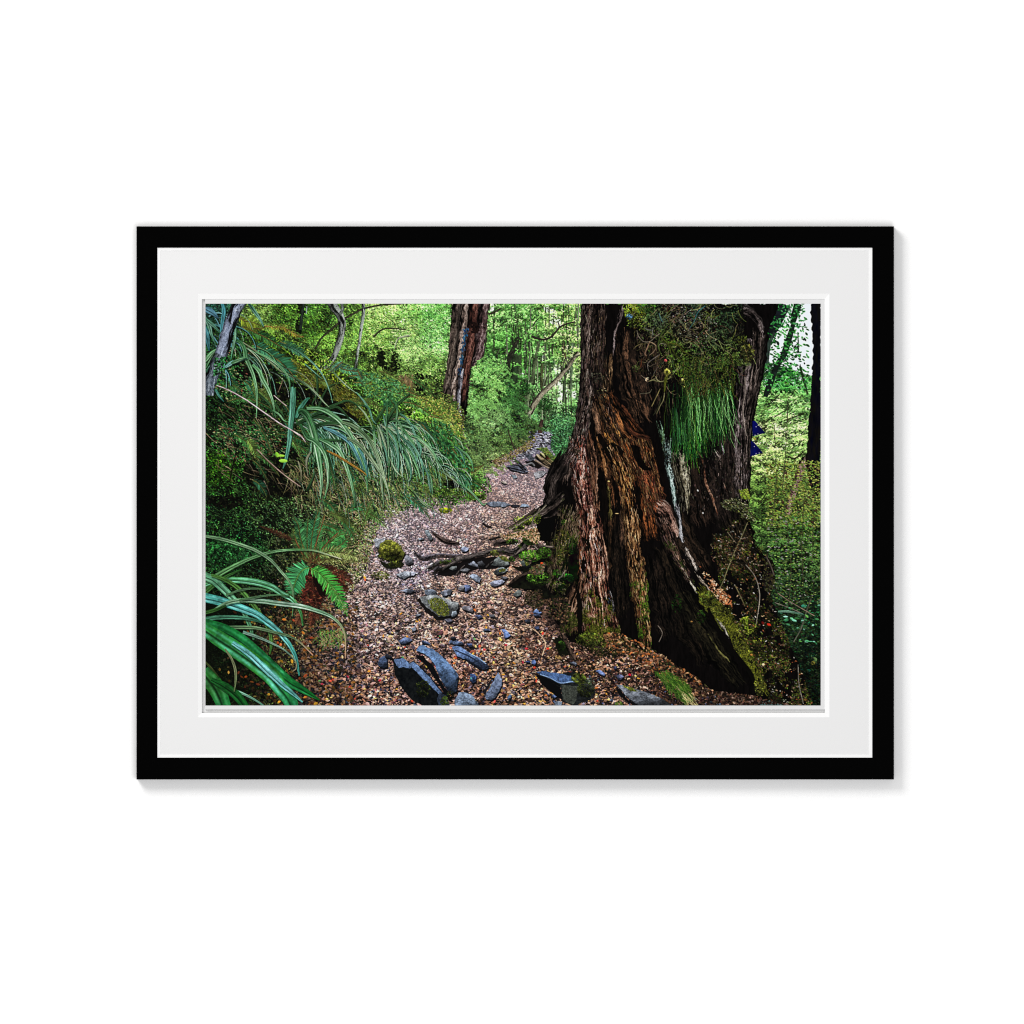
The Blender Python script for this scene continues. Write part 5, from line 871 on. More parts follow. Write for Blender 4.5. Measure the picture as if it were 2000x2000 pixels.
# the mossy stone in the middle of the path
fill(rough(B_(60,930, 100,900, 160,960, 220,1030, 280,1085, 380,1090, 460,1020, 480,1000, 470,1050, 390,1120, 250,1110, 150,1040), 2, 4), (24, 21, 20))
rock(B_(90,905, 140,885, 200,880, 270,880, 320,905, 400,940, 465,955, 460,1000, 430,1040, 395,1075, 330,1090, 270,1085, 220,1040, 170,1000, 120,950), (134,140,142), .5, 1.5, 21, B_(170,930, 230,905, 310,920, 350,960, 380,1020, 360,1075, 290,1080, 240,1040, 190,985))
rock(B_(400,1035, 440,1030, 450,1060, 420,1090, 390,1080), (140,155,170), .4, 1, 22); rock(B_(485,1000, 510,975, 560,985, 605,1020, 600,1050, 560,1035, 510,1020), (118,116,126), .8, 1, 23); rock(B_(325,1110, 380,1100, 410,1120, 370,1140), (96,96,112), .4, 1, 24); rock(B_(620,1070, 670,1070, 690,1095, 640,1110), (96,108,150), .4, 1, 25)
rock(B_(745,1060, 790,1060, 810,1085, 760,1090), (110,112,124), .4, 1, 26); rock(B_(10,1200, 50,1175, 65,1210, 30,1230), (130,138,156), .4, 1, 27); rock(B_(110,1060, 80,1085, 50,1075, 70,1060), (120,126,140), .3, 1, 28)
# blue slates in front
rock(b1(1825,1310, 1880,1280, 1932,1285, 1960,1310, 1900,1340, 1840,1345), (100,120,166), .4, 1, 29); rock(b1(1630,1530, 1650,1480, 1690,1455, 1725,1470, 1725,1560, 1690,1570, 1650,1555), (66,84,118), 1.0, .8, 30)
rock(B_(110,1300, 150,1310, 200,1345, 170,1345, 120,1330), (90,110,160), .4, 1, 31); rock(B_(365,1310, 420,1300, 500,1320, 515,1350, 450,1350, 380,1335), (92,112,152), .4, 1, 31); rock(B_(540,1340, 590,1340, 590,1370, 560,1375), (70,90,140), .4, 1, 31); rock(B_(675,1205, 730,1195, 770,1210, 720,1225), (80,96,130), .4, 1, 31)
rock(B_(860,1205, 890,1200, 930,1230, 955,1265, 920,1285, 895,1290, 885,1240), (98,122,180), .5, .8, 32); rock(B_(1090,1505, 1130,1500, 1140,1520, 1100,1525), (66,90,150), .4, .8, 33); rock(B_(1150,1500, 1175,1490, 1195,1520, 1180,1545, 1150,1530), (80,104,160), .6, .8, 33)
rock(b1(1710,1430, 1770,1460, 1760,1480, 1700,1470), (40,44,56), .4, 1, 33); rock(B_(385,1280, 420,1270, 440,1290, 400,1300), (46,50,62), .4, 1, 33); rock(B_(1170,1180, 1215,1175, 1230,1200, 1190,1205), (66,76,112), .4, 1, 34); rock(B_(1085,1115, 1130,1110, 1140,1135, 1100,1140), (60,66,84), .4, 1, 34)
fill(rough(B_(60,1440, 130,1460, 230,1560, 310,1720, 385,1830, 350,1850, 260,1700, 150,1540, 70,1480), 1, 3), (12, 13, 16))
rock(B_(60,1405, 85,1360, 120,1348, 160,1375, 215,1385, 260,1420, 330,1480, 385,1540, 430,1590, 462,1650, 450,1720, 440,1790, 385,1815, 350,1760, 300,1690, 265,1610, 230,1530, 180,1465, 130,1430), (86,118,164), .55, .8, 35)
ribbon(B_(80,1375, 150,1385, 230,1430, 330,1510, 420,1610), [1.5, 3, 3, 2], lambda t, s, w, x, y: np.clip(np.array([120, 150, 190.]) * (.9 + .3 * nz(x * .4, y * .4))[:, None], 0, 255), al=.5)
blk = np.vstack([b1(1770,1490, 1810,1480, 1870,1475, 1932,1520), B_(40,1500, 110,1570, 190,1640, 250,1720, 310,1795, 340,1830, 380,1932, 240,1960), b1(2080,1932, 1960,1880, 1860,1760, 1790,1620)])
fill(rough(blk, 1, 4, 2), lambda x, y: np.clip(np.stack([15 + 10 * nz(x * .2, y * .2), 18 + 10 * nz(x * .2, y * .2), 20 + 9 * nz(x * .2, y * .2)], 1), 0, 255))
fill(rough(np.vstack([b1(1775,1492, 1812,1482, 1870,1477, 1932,1520), B_(40,1505, 110,1580, 190,1655, 260,1745, 310,1810, 290,1830, 230,1770, 150,1690, 60,1600, 20,1560), b1(1932,1575, 1880,1560, 1830,1570)]), 1, 3), stone((92, 114, 150), 2))
fill(rough(B_(285,1800, 345,1830, 380,1932, 270,1945, 260,1850), 1, 3), stone((44, 52, 66), 3)); moss(826, 1345, 14, 18, 130, [(34,44,16),(50,58,24),(22,28,12)]); moss(868, 1370, 8, 10, 80, [(54,70,26),(70,84,34)]); moss(880, 1358, 8, 8, 50, [(30,40,18),(20,24,12)])
rock(B_(400,1370, 440,1358, 480,1368, 530,1400, 590,1440, 660,1470, 720,1525, 748,1555, 730,1580, 700,1590, 650,1570, 590,1530, 520,1490, 470,1470, 430,1430), (84,110,158), .7, 1, 36)
S(B_(430,1400, 520,1440, 600,1480, 700,1550), [1.5, 2, 1.5], (36,46,66)); S(B_(520,1480, 600,1530, 680,1575), [2, 3], (22,28,40)); S(B_(560,1430, 640,1470, 720,1530), [1.5, 1.5], (140,170,215))
rock(B_(705,1820, 740,1780, 770,1720, 800,1680, 820,1630, 840,1605, 868,1670, 868,1730, 845,1790, 800,1850, 770,1875, 725,1860), (104,120,152), .5, 1, 37); fill(rough(B_(700,1790, 740,1720, 770,1700, 730,1780, 710,1830), 1, 3), (30, 30, 36))
rock(B_(570,1625, 610,1620, 635,1650, 625,1695, 590,1715, 570,1680), (62,92,152), .4, 1, 38); leaves([920],[1325],[5],[4],[1],[(90,150,150)])
rock(B_(425,1880, 460,1800, 520,1795, 590,1825, 640,1890, 665,1950, 420,1950), (112,132,160), .3, 1, 39)
rock(B_(922,1840, 950,1815, 965,1830, 945,1870, 920,1870), (84,116,160), .4, .8, 40); rock(B_(1340,1830, 1370,1815, 1395,1830, 1370,1860, 1340,1855), (84,104,150), .4, .8, 40); rock(B_(1365,1895, 1400,1880, 1440,1890, 1430,1950, 1370,1950), (112,128,150), .4, .8, 40); rock(B_(1560,1940, 1580,1885, 1600,1940), (110,130,170), .4, .8, 40)
rock(B_(1750,1595, 1790,1585, 1850,1625, 1840,1650, 1790,1630), (96,116,170), .5, .8, 41); rock(B_(1505,1515, 1550,1505, 1580,1525, 1570,1545, 1520,1530), (92,98,116), .4, .8, 41)
# the squat block right of centre
fill(rough(B_(1190,1625, 1240,1640, 1330,1690, 1420,1740, 1440,1870, 1400,1850, 1330,1790, 1250,1730), 1, 3), (9, 10, 12))
bl = B_(1195,1612, 1250,1594, 1330,1610, 1430,1622, 1500,1602, 1560,1608, 1640,1650, 1690,1690, 1740,1745, 1755,1800, 1735,1850, 1640,1890, 1560,1930, 1440,1880, 1430,1760, 1330,1700, 1250,1660)
fill(rough(bl, 1, 3, 4), stone((28, 31, 32), 5)); fill(rough(B_(1430,1720, 1560,1740, 1600,1740, 1570,1880, 1540,1920, 1445,1870), 1, 3), stone((62, 66, 60), 1))
fill(rough(B_(1197,1612, 1250,1596, 1330,1612, 1430,1626, 1520,1640, 1600,1680, 1590,1710, 1520,1705, 1430,1715, 1350,1680, 1260,1645), 1, 3), stone((72, 96, 136), 5))
S(B_(1230,1630, 1330,1665, 1420,1710, 1520,1700, 1600,1700), [1.5, 2, 2, 1.5], (120,146,186)); S(B_(1210,1640, 1330,1690, 1420,1735), [3, 3], (10,12,14))
moss(1130, 1325, 14, 10, 260, [(84,96,36),(66,78,28),(104,112,50)]); moss(1144, 1345, 16, 18, 260, [(46,54,24),(34,40,20),(62,70,30)]); moss(1152, 1336, 10, 12, 80, [(80,88,76),(60,66,58)])
# flat grey slab at the lower right
fill(rough(b3(10,1690, 60,1740, 130,1830, 240,1880, 230,1900, 120,1850, 30,1760), 1, 3), (14, 14, 15))
rock(b3(15,1680, 60,1682, 130,1702, 230,1735, 330,1765, 420,1800, 500,1850, 560,1880, 240,1885, 180,1840, 120,1800, 70,1740), (100,106,116), .5, 1, 43, b3(70,1690, 150,1705, 210,1745, 150,1740))
moss(1210, 1377, 10, 6, 60, [(50,70,26),(70,90,36)]); rock(b3(20,1600, 60,1590, 90,1610, 60,1640, 25,1635), (84,90,124), .5, .8, 44); rock(b3(-10,1520, 15,1510, 25,1540, 0,1550), (76,84,130), .4, .8, 44); rock(b3(1350,1850, 1380,1820, 1450,1840, 1540,1870, 1560,1890, 1340,1890), (70,96,92), .4, 1.2, 45)
# moss and roots at the foot of the tree
moss(1190, 1262, 46, 22, 900, [(56,62,24),(40,44,18),(76,80,34),(90,70,50),(30,30,16)]); moss(1150, 1250, 26, 14, 300, [(66,80,28),(48,58,20),(84,92,36)]); moss(1100, 1268, 10, 14, 170, [(24,40,14),(36,56,18),(16,22,10)])
root(b2(1430,1240, 1470,1310, 1510,1400, 1560,1490), [4, 8, 9, 4], (70,56,48), .3, dy=3); fill(rough(b2(1370,1300, 1420,1260, 1450,1320, 1500,1450, 1420,1440, 1380,1380), 1.5, 3), (18, 20, 12)); moss(1096, 1262, 8, 10, 110, [(30,52,16),(44,66,22)])
n = 900; x, y = scatter(b3(-100,1200, 60,1210, 300,1330, 500,1450, 760,1620, 960,1780, 700,1790, 400,1600, 100,1400, -60,1380), n)
leaves(x, y, rg.uniform(4, 8.5, n), rg.uniform(2.4, 4.4, n), rg.normal(.5, .7, n), jit(pick([(205,165,125),(180,130,90),(140,96,66),(90,60,42),(40,30,24),(60,64,34),(190,110,60)], n), .15, n) * rg.uniform(.45, 1, (n, 1)), .3)
n = 500; x, y = scatter(b3(640,1600, 900,1740, 1300,1790, 1540,1860, 1000,1870, 720,1720), n); leaves(x, y, rg.uniform(4, 8, n), rg.uniform(2, 4, n), rg.normal(.4, .7, n), jit(pick([(120,84,66),(84,56,44),(50,34,28),(160,130,110),(30,22,18)], n), .2, n) * rg.uniform(.4, .9, (n, 1)), .3)
n = 420; x, y = scatter(b3(360,1560, 480,1550, 640,1650, 720,1800, 620,1840, 480,1700), n); strands(x, y, rg.uniform(7, 17, n), rg.normal(.7, .35, n), rg.normal(.3, .2, n), 1.2, jit(pick([(50,84,26),(70,104,36),(34,60,18),(96,120,50)], n), .15, n))
n = 30; x, y = scatter(b3(560,1690, 720,1760, 760,1870, 640,1850), n); strands(x, y, rg.uniform(10, 22, n), rg.normal(.8, .2, n), .2, 1.2, jit((170,160,110), .15, n))
x, y = scatter(b2(1220,920, 1480,900, 1520,1000, 1480,1180, 1300,1080, 1180,1000), 330); leaves(x, y, rg.uniform(3, 6.5, x.size), 3, rg.normal(.3, .7, x.size), jit(pick([(130,100,76),(80,60,46),(50,60,30),(40,34,28)], x.size), .2, x.size) * .7, .3)
x, y = scatter(b2(1100,840, 1240,830, 1270,960, 1180,1010, 1080,960), 330); leaves(x, y, rg.uniform(3, 6, x.size), 2.6, rg.normal(.3, .7, x.size), jit(pick([(70,56,46),(30,26,20),(50,52,28),(110,90,70)], x.size), .2, x.size) * .8, .3)
S(B_(1050,1165, 1160,1200, 1230,1260, 1280,1330, 1270,1390, 1250,1450), [1.2, 1.8, 2, 2, 1.4], (196,160,130)); S(B_(1230,1260, 1260,1290), [1], (180,150,120)); S(b3(400,1140, 430,1180, 440,1220, 410,1290), [1.2, 1.2], (110,100,90))
# ---- strap-leaved clumps on the bank
BL = blade((30,84,40), (92,160,98), (214,242,210), 1.0); BL2 = blade((28,78,50), (84,150,120), (198,234,216), .95); BD = blade((30,64,36), (58,96,56), (96,134,96), .3); BW = blade((60,100,56), (144,178,130), (228,238,212), .95)
def bl(p, w, c=BL):
    w = [v * (.86 if max(w) > 6.5 else .72) for v in w]
    ribbon(np.array(p) + (1.2, 2.2), w, lambda t, s, w_, x, y: np.full((t.size, 3), (8, 14, 8), np.float32), al=.6)
    ribbon(p, w, c)
for i in range(130):                                                  # finer leaves that fill out both clumps
    k = i % 2; cx, cy = ((752, 832), (600, 822))[k]
    a = rg.uniform(.25, 1.75); L = rg.uniform(45, 110) * (1.0 if k == 0 else .95); e = (cx + L * np.cos(a) * .95 + 12, cy + L * np.sin(a) * .85 + 24)
    m = ((cx + e[0]) / 2 + 6, (cy + e[1]) / 2 - L * .14)
    bl([(cx + rg.normal(0, 8), cy + rg.normal(0, 6)), m, e], [1.6, rg.uniform(1.6, 3.2), 1.8, .8], (BL, BL2, BD, BD, BW)[rg.integers(0, 5)])
def tuft(cx, cy, n, L, a0, a1, W=(1.0, 2.2), k=1.0, sp=(8, 6)):
    a = rg.uniform(a0, a1, n); l = rg.uniform(*L, n); b = 1.5 - a + rg.normal(0, .12, n)
    g = pick([(196,226,206),(150,196,172),(110,164,140),(70,124,88),(44,88,52),(130,160,110),(24,50,30),(214,224,196)], n, (3, 4, 4, 5, 5, 2, 4, 1.4)) * k
    strands(cx + rg.normal(0, sp[0], n), cy + rg.normal(0, sp[1], n), l, a, b, rg.uniform(*W, n), jit(g, .1, n) * .5, jit(g, .12, n), wob=.05)
tuft(585, 815, 18, (60, 150), -.7, 1.1); tuft(610, 822, 14, (70, 175), -.6, .4); tuft(758, 832, 90, (50, 140), -.6, 1.3, (.9, 1.8)); tuft(745, 836, 34, (50, 120), .5, 1.7, (.9, 1.8))
tuft(690, 860, 18, (40, 120), -.3, .9, (.8, 1.6)); tuft(820, 880, 40, (30, 80), -.2, .9, (.8, 1.5)); tuft(880, 920, 24, (24, 60), -.2, .7, (.8, 1.4)); tuft(480, 690, 6, (50, 120), -.4, .9, (1., 2.2)); tuft(540, 720, 10, (50, 120), -.2, .8, (.8, 1.5), .85)
tuft(650, 910, 60, (24, 70), .2, 1.5, (.8, 1.5), .8, (50, 24)); tuft(760, 960, 60, (16, 46), .1, 1.4, (.8, 1.3), .75, (60, 16)); tuft(420, 640, 26, (40, 90), -.8, 1.2, (1.2, 2.6), .8, (12, 20))
def glint(cx, cy, n, L, a0, a1, W=(1.5, 2.5), sp=(8, 6), g=((206,236,204),(176,222,182),(158,210,186),(220,232,192),(120,180,120))):
    a = rg.uniform(a0, a1, n); b = 1.52 - a + rg.normal(0, .1, n); c = pick(g, n)
    strands(cx + rg.normal(0, sp[0], n) + 1.5, cy + rg.normal(0, sp[1], n) + 2.5, rg.uniform(*L, n), a, b, 2.2, (14, 26, 16), (10, 20, 12)) if 0 else None
    l = rg.uniform(*L, n); x = cx + rg.normal(0, sp[0], n); y = cy + rg.normal(0, sp[1], n); w = rg.uniform(*W, n)
    strands(x + 2, y + 2, l, a, b, w * 1.9, (10, 26, 10), (8, 20, 8)); strands(x, y, l, a, b, w, c * .7, c, wob=.03)
glint(600, 815, 9, (90, 175), -.75, .7); glint(758, 830, 20, (70, 145), -.6, 1.25, (1.3, 2.2)); glint(640, 830, 6, (80, 150), -.5, .5); glint(700, 850, 6, (60, 120), -.4, .8, (1.2, 1.9)); glint(470, 680, 3, (70, 130), -.5, .9); glint(410, 640, 10, (50, 110), -.9, 1.2, (1.8, 3.2), (12, 24), ((110,170,180),(140,196,196),(90,150,150)))
glint(830, 890, 8, (40, 80), -.3, .8, (1.1, 1.7)); glint(870, 915, 6, (30, 60), -.1, .7, (1.1, 1.6))
for p, w in [(a1(1010,660, 1050,680, 1060,850, 1010,960), 5), (a1(840,1120, 860,1060, 920,1030, 1000,1020), 10), (a1(860,1150, 960,1100, 1100,1080, 1300,1140), 7), (a1(1010,1200, 1100,1150, 1250,1140, 1420,1170), 7), (a1(1000,1080, 1100,1020, 1240,960, 1340,930, 1420,960, 1500,1040), 5), (a1(1060,1300, 1200,1300, 1330,1310), 6), (a1(1600,1140, 1660,1050, 1700,980), 6), (a1(1700,1130, 1760,1080, 1880,1030), 9), (a1(1700,1150, 1800,980, 1932,860), 6)]:
    bl(p, [w * .6, w, w * .8, 2], BD)
for p, w, c in [
  (a1(1000,1080, 1060,1050, 1180,1000, 1250,990, 1310,1040, 1380,1120, 1420,1160), 6, BD), (a1(860,1090, 900,1000, 960,920, 990,905), 9, blade((40,110,84), (70,150,120))), (a1(1010,960, 1060,1010, 1120,870, 1180,790, 1290,755), 4, BD),
  (a1(880,1040, 920,1030, 980,1100, 1030,1250, 1060,1400, 1085,1550, 1100,1700, 1090,1850), 15, BL), (a1(820,800, 828,900, 822,1050, 806,1200, 790,1350, 760,1500, 735,1570), 12, blade((60,130,104), (110,190,160), (190,236,216), .6)), (a1(848,810, 845,950, 830,1100, 810,1250), 6, blade((40,100,70), (70,140,110))),
  (a1(900,1150, 960,1270, 1030,1310, 1110,1400, 1155,1530, 1160,1700, 1130,1850), 9, BL), (a1(1080,1290, 1180,1340, 1270,1410, 1330,1540, 1380,1700, 1410,1850, 1415,1932), 9, BL), (a1(960,1000, 1100,1010, 1240,1090, 1330,1190, 1420,1340, 1490,1500, 1520,1640, 1540,1800), 10, BL),
  (a1(1120,1180, 1250,1240, 1360,1320, 1440,1450, 1500,1590), 8, blade((60,120,130), (110,170,176), (160,206,206), .5)), (a1(1290,1130, 1400,1170, 1520,1270, 1600,1400, 1650,1550, 1670,1750, 1690,1932), 9, BW), (a1(1340,1280, 1450,1340, 1560,1470, 1640,1580, 1700,1690, 1750,1850), 8, BW),
  (a1(1150,1400, 1250,1450, 1380,1530, 1500,1610, 1540,1650), 5, blade((150,110,40), (190,140,60), (200,170,110), .4)), (a1(960,1780, 1000,1700, 1040,1600), 5, BD), (a1(1000,1410, 960,1480, 960,1560, 975,1650), 5, blade((110,110,84), (150,150,120))), (a1(880,1500, 905,1590, 908,1700), 4, blade((110,110,80), (150,145,110))),
  (a1(290,360, 340,380, 375,450, 385,520, 420,600, 460,700, 485,820, 490,940, 485,1090), 9, BL), (a1(180,620, 260,570, 330,550, 400,530), 8, blade((60,130,110), (120,180,170), (190,226,220), .7)), (a1(250,575, 320,545, 390,520), 7, BL), (a1(450,590, 510,650, 540,720, 600,830, 640,940, 665,1090), 9, BL), (a1(500,860, 570,920, 620,980, 650,1090), 5, BD),
  (a1(640,1020, 700,1060, 740,1110, 770,1130), 4, BL), (a1(650,930, 690,1000, 750,1080), 5, BD), (a1(290,240, 280,350, 260,450, 245,540), 6, blade((50,130,90), (130,190,150))), (a1(405,0, 470,90, 520,160, 555,230), 8, BL2), (a1(160,0, 178,80, 165,180, 150,290, 130,400), 8, blade((40,110,120), (80,160,170), (140,200,210), .6)),
  (a1(-10,120, 40,220, 60,300, 100,400), 8, BL2), (a1(10,160, 80,220, 155,300), 7, BL2), (a1(0,60, 60,90, 130,150), 14, blade((50,90,110), (90,140,160), (130,180,190), .4)), (a1(-20,200, 20,330, 40,460), 12, blade((30,90,100), (60,130,140))), (a1(5,620, 40,530, 90,460, 130,440), 8, BL), (a1(0,560, 50,490, 110,440), 8, BL), (a1(10,660, 60,590, 110,520), 6, BL2), (a1(100,820, 130,880, 180,940), 6, blade((30,96,80), (60,136,120))),
  (a1(360,380, 480,460, 600,550, 700,640, 790,680, 850,720), 4, blade((90,110,70), (150,160,120))), (a1(480,470, 620,540, 720,620, 780,700, 800,770, 800,840), 6, BL), (a1(860,720, 960,780, 1060,870, 1120,940, 1170,990), 5, BW), (a1(700,380, 830,430, 960,520, 1060,620, 1130,720, 1180,850, 1205,950), 4, BL2), (a1(940,580, 1010,640, 1100,720), 3, BL2), (a1(1160,600, 1250,700, 1340,790, 1430,860), 3.4, BW), (a1(1430,850, 1520,960, 1560,1040, 1580,1110, 1620,1150), 4, BL2)]:
    bl(p, [w * .55, w, w, w * .8, w * .5, 1.2], c)
for p, w, c in [  # second clump
  ((490,250, 540,300, 560,420, 545,520, 560,700), 5, BL), ((370,240, 410,280, 415,400, 400,500, 410,640, 430,800, 440,1000, 445,1190), 5, BL), ((360,440, 385,560, 400,620), 4, BL2), ((530,510, 590,560, 630,660, 650,780, 660,900), 6, BL), ((480,580, 560,690, 600,860, 620,960), 6, BL2), ((430,640, 520,740, 570,900, 590,1080, 590,1320), 6, BL), ((440,680, 530,830, 570,1000, 580,1150, 575,1300), 5, BL2), ((600,430, 680,480, 740,560, 800,680, 850,830, 880,960), 6, BL2),
  ((640,640, 700,730, 770,830, 830,960, 860,1080), 7, BL), ((590,730, 680,830, 770,950, 840,1100, 830,1190), 6, BL2), ((600,840, 680,900, 760,1000, 820,1130, 870,1250, 900,1380), 6, BL), ((660,800, 760,870, 850,990, 920,1140, 950,1380), 6, BL2), ((760,745, 870,780, 980,860, 1060,950, 1130,1080, 1180,1230), 6, BL), ((860,800, 960,880, 1040,980, 1100,1080, 1070,1160), 4, BW), ((860,840, 900,930, 890,1060), 5, BL2), ((640,1010, 700,1120, 740,1230, 770,1350), 5, BL), ((720,1050, 750,1150, 770,1260, 760,1370, 730,1420), 4, BL2),
  ((280,600, 330,700, 390,870, 420,1060, 430,1180), 5, BW), ((270,620, 310,800, 340,960), 5, BW), ((220,600, 230,760, 250,930), 6, BL), ((0,650, 110,740, 200,860, 270,1020, 330,1200, 380,1400, 430,1550, 450,1680), 7, BW), ((0,930, 60,1030, 110,1180, 130,1350), 7, blade((50,120,110), (90,160,160))), ((80,300, 150,350, 180,430, 210,520, 260,580), 5, BL2), ((0,320, 90,420, 170,560, 210,660), 4, BW), ((450,1060, 540,1250, 640,1350), 3, BW), ((980,1290, 1030,1330, 1060,1450, 1075,1600), 6, BL), ((940,1180, 1000,1290, 1040,1500, 1050,1580), 5, BL2),
  ((1390,900, 1470,960, 1520,1060, 1550,1170), 5, BL2), ((1480,960, 1570,1020, 1640,1130, 1670,1270), 5, BL), ((1430,1410, 1530,1480, 1640,1570, 1740,1680, 1810,1750, 1860,1720), 4.5, BL), ((1160,1240, 1270,1310, 1390,1400, 1450,1460), 4, BW), ((1390,760, 1480,840, 1530,950), 3.5, BW), ((880,1680, 950,1740, 1030,1800), 2.5, BW), ((760,1490, 860,1630, 980,1740, 1080,1790), 2.5, BW), ((340,820, 400,1000, 420,1140), 4, BL2), ((670,560, 780,590, 870,680), 4, BL2), ((600,510, 700,540, 760,600), 4, BL)]:
    P = d6(*p)
    bl(P + rg.normal(0, .4, 2), [w * .55, w * .9, w * .9, w * .7, 1.2], c)
leaves([541,549,553],[888,890,900],[11,14,17],[7,5,7],[1.2,.05,.05],[(130,190,60),(150,205,70),(155,215,75)], .2, .55)
S(a1(110,785, 200,820, 300,870, 400,930, 500,1000, 600,1070, 700,1140, 820,1210, 900,1260, 950,1320), [1.4, 2, 2, 2, 2, 1.4], (190,168,172)); S(a1(490,1390, 600,1500, 700,1590, 800,1670, 900,1740), [1.4, 1.8, 1.8, 1.2], (150,125,115)); S(a1(650,880, 720,940, 770,980), [1.6, 1.6], (180,160,155)); S(a1(820,1210, 900,1270), [1.6, 1], (170,150,140))
S(a1(0,1230, 60,1290, 110,1330), [1.2, 1], (130,110,90)); S(a1(300,1380, 280,1480, 250,1600, 235,1700), [1.6, 2, 1.4], (20,16,12)); S(a1(730,740, 710,800, 690,850), [1, 1.2], (120,100,80))
ribbon(a1(345,-20, 290,70, 255,170, 215,280, 185,400, 150,500), [22, 22, 24, 24, 25, 26], bark((70,78,92), (116,124,142), (160,168,180), .5, .5, contrast=.6, lx=.1, seed=5, bright=1.12), edge=.1)
ribbon(a1(150,500, 110,580, 75,680, 45,780, 40,880), [24, 22, 24, 26, 18], bark((40,46,54), (88,98,108), (146,152,158), .6, .5, contrast=.8, seed=6, bright=1.1), edge=.2)
x, y = scatter(a1(90,520, 190,520, 190,640, 80,700), 120); leaves(x, y, rg.uniform(3, 6, 120), 2.4, rg.normal(.4, .7, 120), jit(pick([(46,110,60),(70,140,80),(24,60,30),(20,26,20)], 120), .15, 120), .3)

# ---- fern at the path's edge
frs = [(b1(1010,560, 970,440, 965,300, 975,150), 13, (58,110,64)), (b1(1020,550, 1050,420, 1070,260, 1120,130), 11, (60,104,60)), (b1(970,560, 900,440, 850,340, 830,250), 9, (70,96,50)), (b1(940,470, 900,330, 880,220, 830,140), 9, (50,92,56)), (b1(1030,540, 1130,440, 1240,330, 1320,300), 12, (62,120,62)), (b1(1040,560, 1150,480, 1280,410, 1340,350), 11, (50,104,54)), (b1(1030,580, 1150,540, 1290,545, 1450,570), 10, (92,96,54)), (b1(1060,500, 1200,470, 1380,500, 1560,570), 12, (112,124,72)), (b1(1000,460, 1010,330, 1040,180, 1080,60), 10, (46,92,60))]
for P, h, c in [(b1(870,400, 760,330, 640,280, 520,230), 8, (96,60,44)), (b1(1010,600, 1060,720, 1080,860, 1060,980), 17, (92,46,34)), (b1(980,640, 980,780, 970,920, 960,1050), 16, (84,40,30)), (b1(1080,610, 1200,650, 1320,700, 1400,780), 13, (104,56,42)), (b1(1000,650, 1020,800, 1050,960, 1080,1120), 14, (70,34,26)), (b1(1120,650, 1260,760, 1350,870), 12, (90,48,36)), (b1(940,1000, 900,1080, 860,1160), 11, (130,84,60)), (b1(1040,980, 1020,1080, 1000,1180), 10, (110,64,46))]:
    frond(P, h, c, tuple(v * .6 for v in c), 30, rach=(70, 40, 30))
n = 420; x, y = scatter(b1(900,640, 1060,620, 1240,640, 1400,760, 1380,860, 1160,900, 1080,1120, 900,1060), n); leaves(x, y, rg.uniform(3, 8, n), 1.5, rg.normal(.4, .5, n), jit(pick([(90,44,32),(60,28,22),(120,66,48),(26,14,12),(40,20,16)], n), .2, n), .3)
fill(rough(b1(1010,680, 1080,690, 1130,800, 1140,900, 1080,880, 1040,800), 2, 3), (20, 12, 10))
for P, h, c in frs: frond(P, h * 1.35, tuple(min(255, v * 1.35) for v in c), tuple(v * 1.0 for v in c), 34, rach=(84, 84, 44), thick=.15)
n = 60; strands(608 + rg.normal(0, 8, n), 1096 + rg.normal(0, 6, n), rg.uniform(10, 26, n), rg.normal(-1.4, .7, n), rg.normal(0, .2, n), 1.8, jit(pick([(90,64,40),(60,40,26),(100,104,56)], n), .15, n))
for P in [b1(850,350, 880,420, 920,500), b1(1130,130, 1090,260, 1040,420), b1(1260,290, 1180,360, 1100,450)]: S(P, [1.5, 1.5], (112,74,48))
frond(b1(985,620, 930,640, 880,700, 840,800, 825,880), 26, (78,160,100), (60,138,86), 44, rach=(90, 130, 60), curl=1.05, thick=.13)
frond(b1(1000,630, 1090,680, 1190,790, 1270,920, 1345,1075), 22, (84,170,74), (64,142,60), 54, rach=(80, 140, 56), curl=.95, thick=.13)
n = 130; x, y = scatter(b1(1060,1200, 1300,1190, 1330,1330, 1150,1360, 1060,1300), n); strands(x, y, rg.uniform(6, 18, n), rg.normal(1.2, .6, n), rg.normal(.2, .4, n), 1.3, jit(pick([(90,130,60),(60,100,44),(130,150,90),(130,110,80)], n), .15, n))

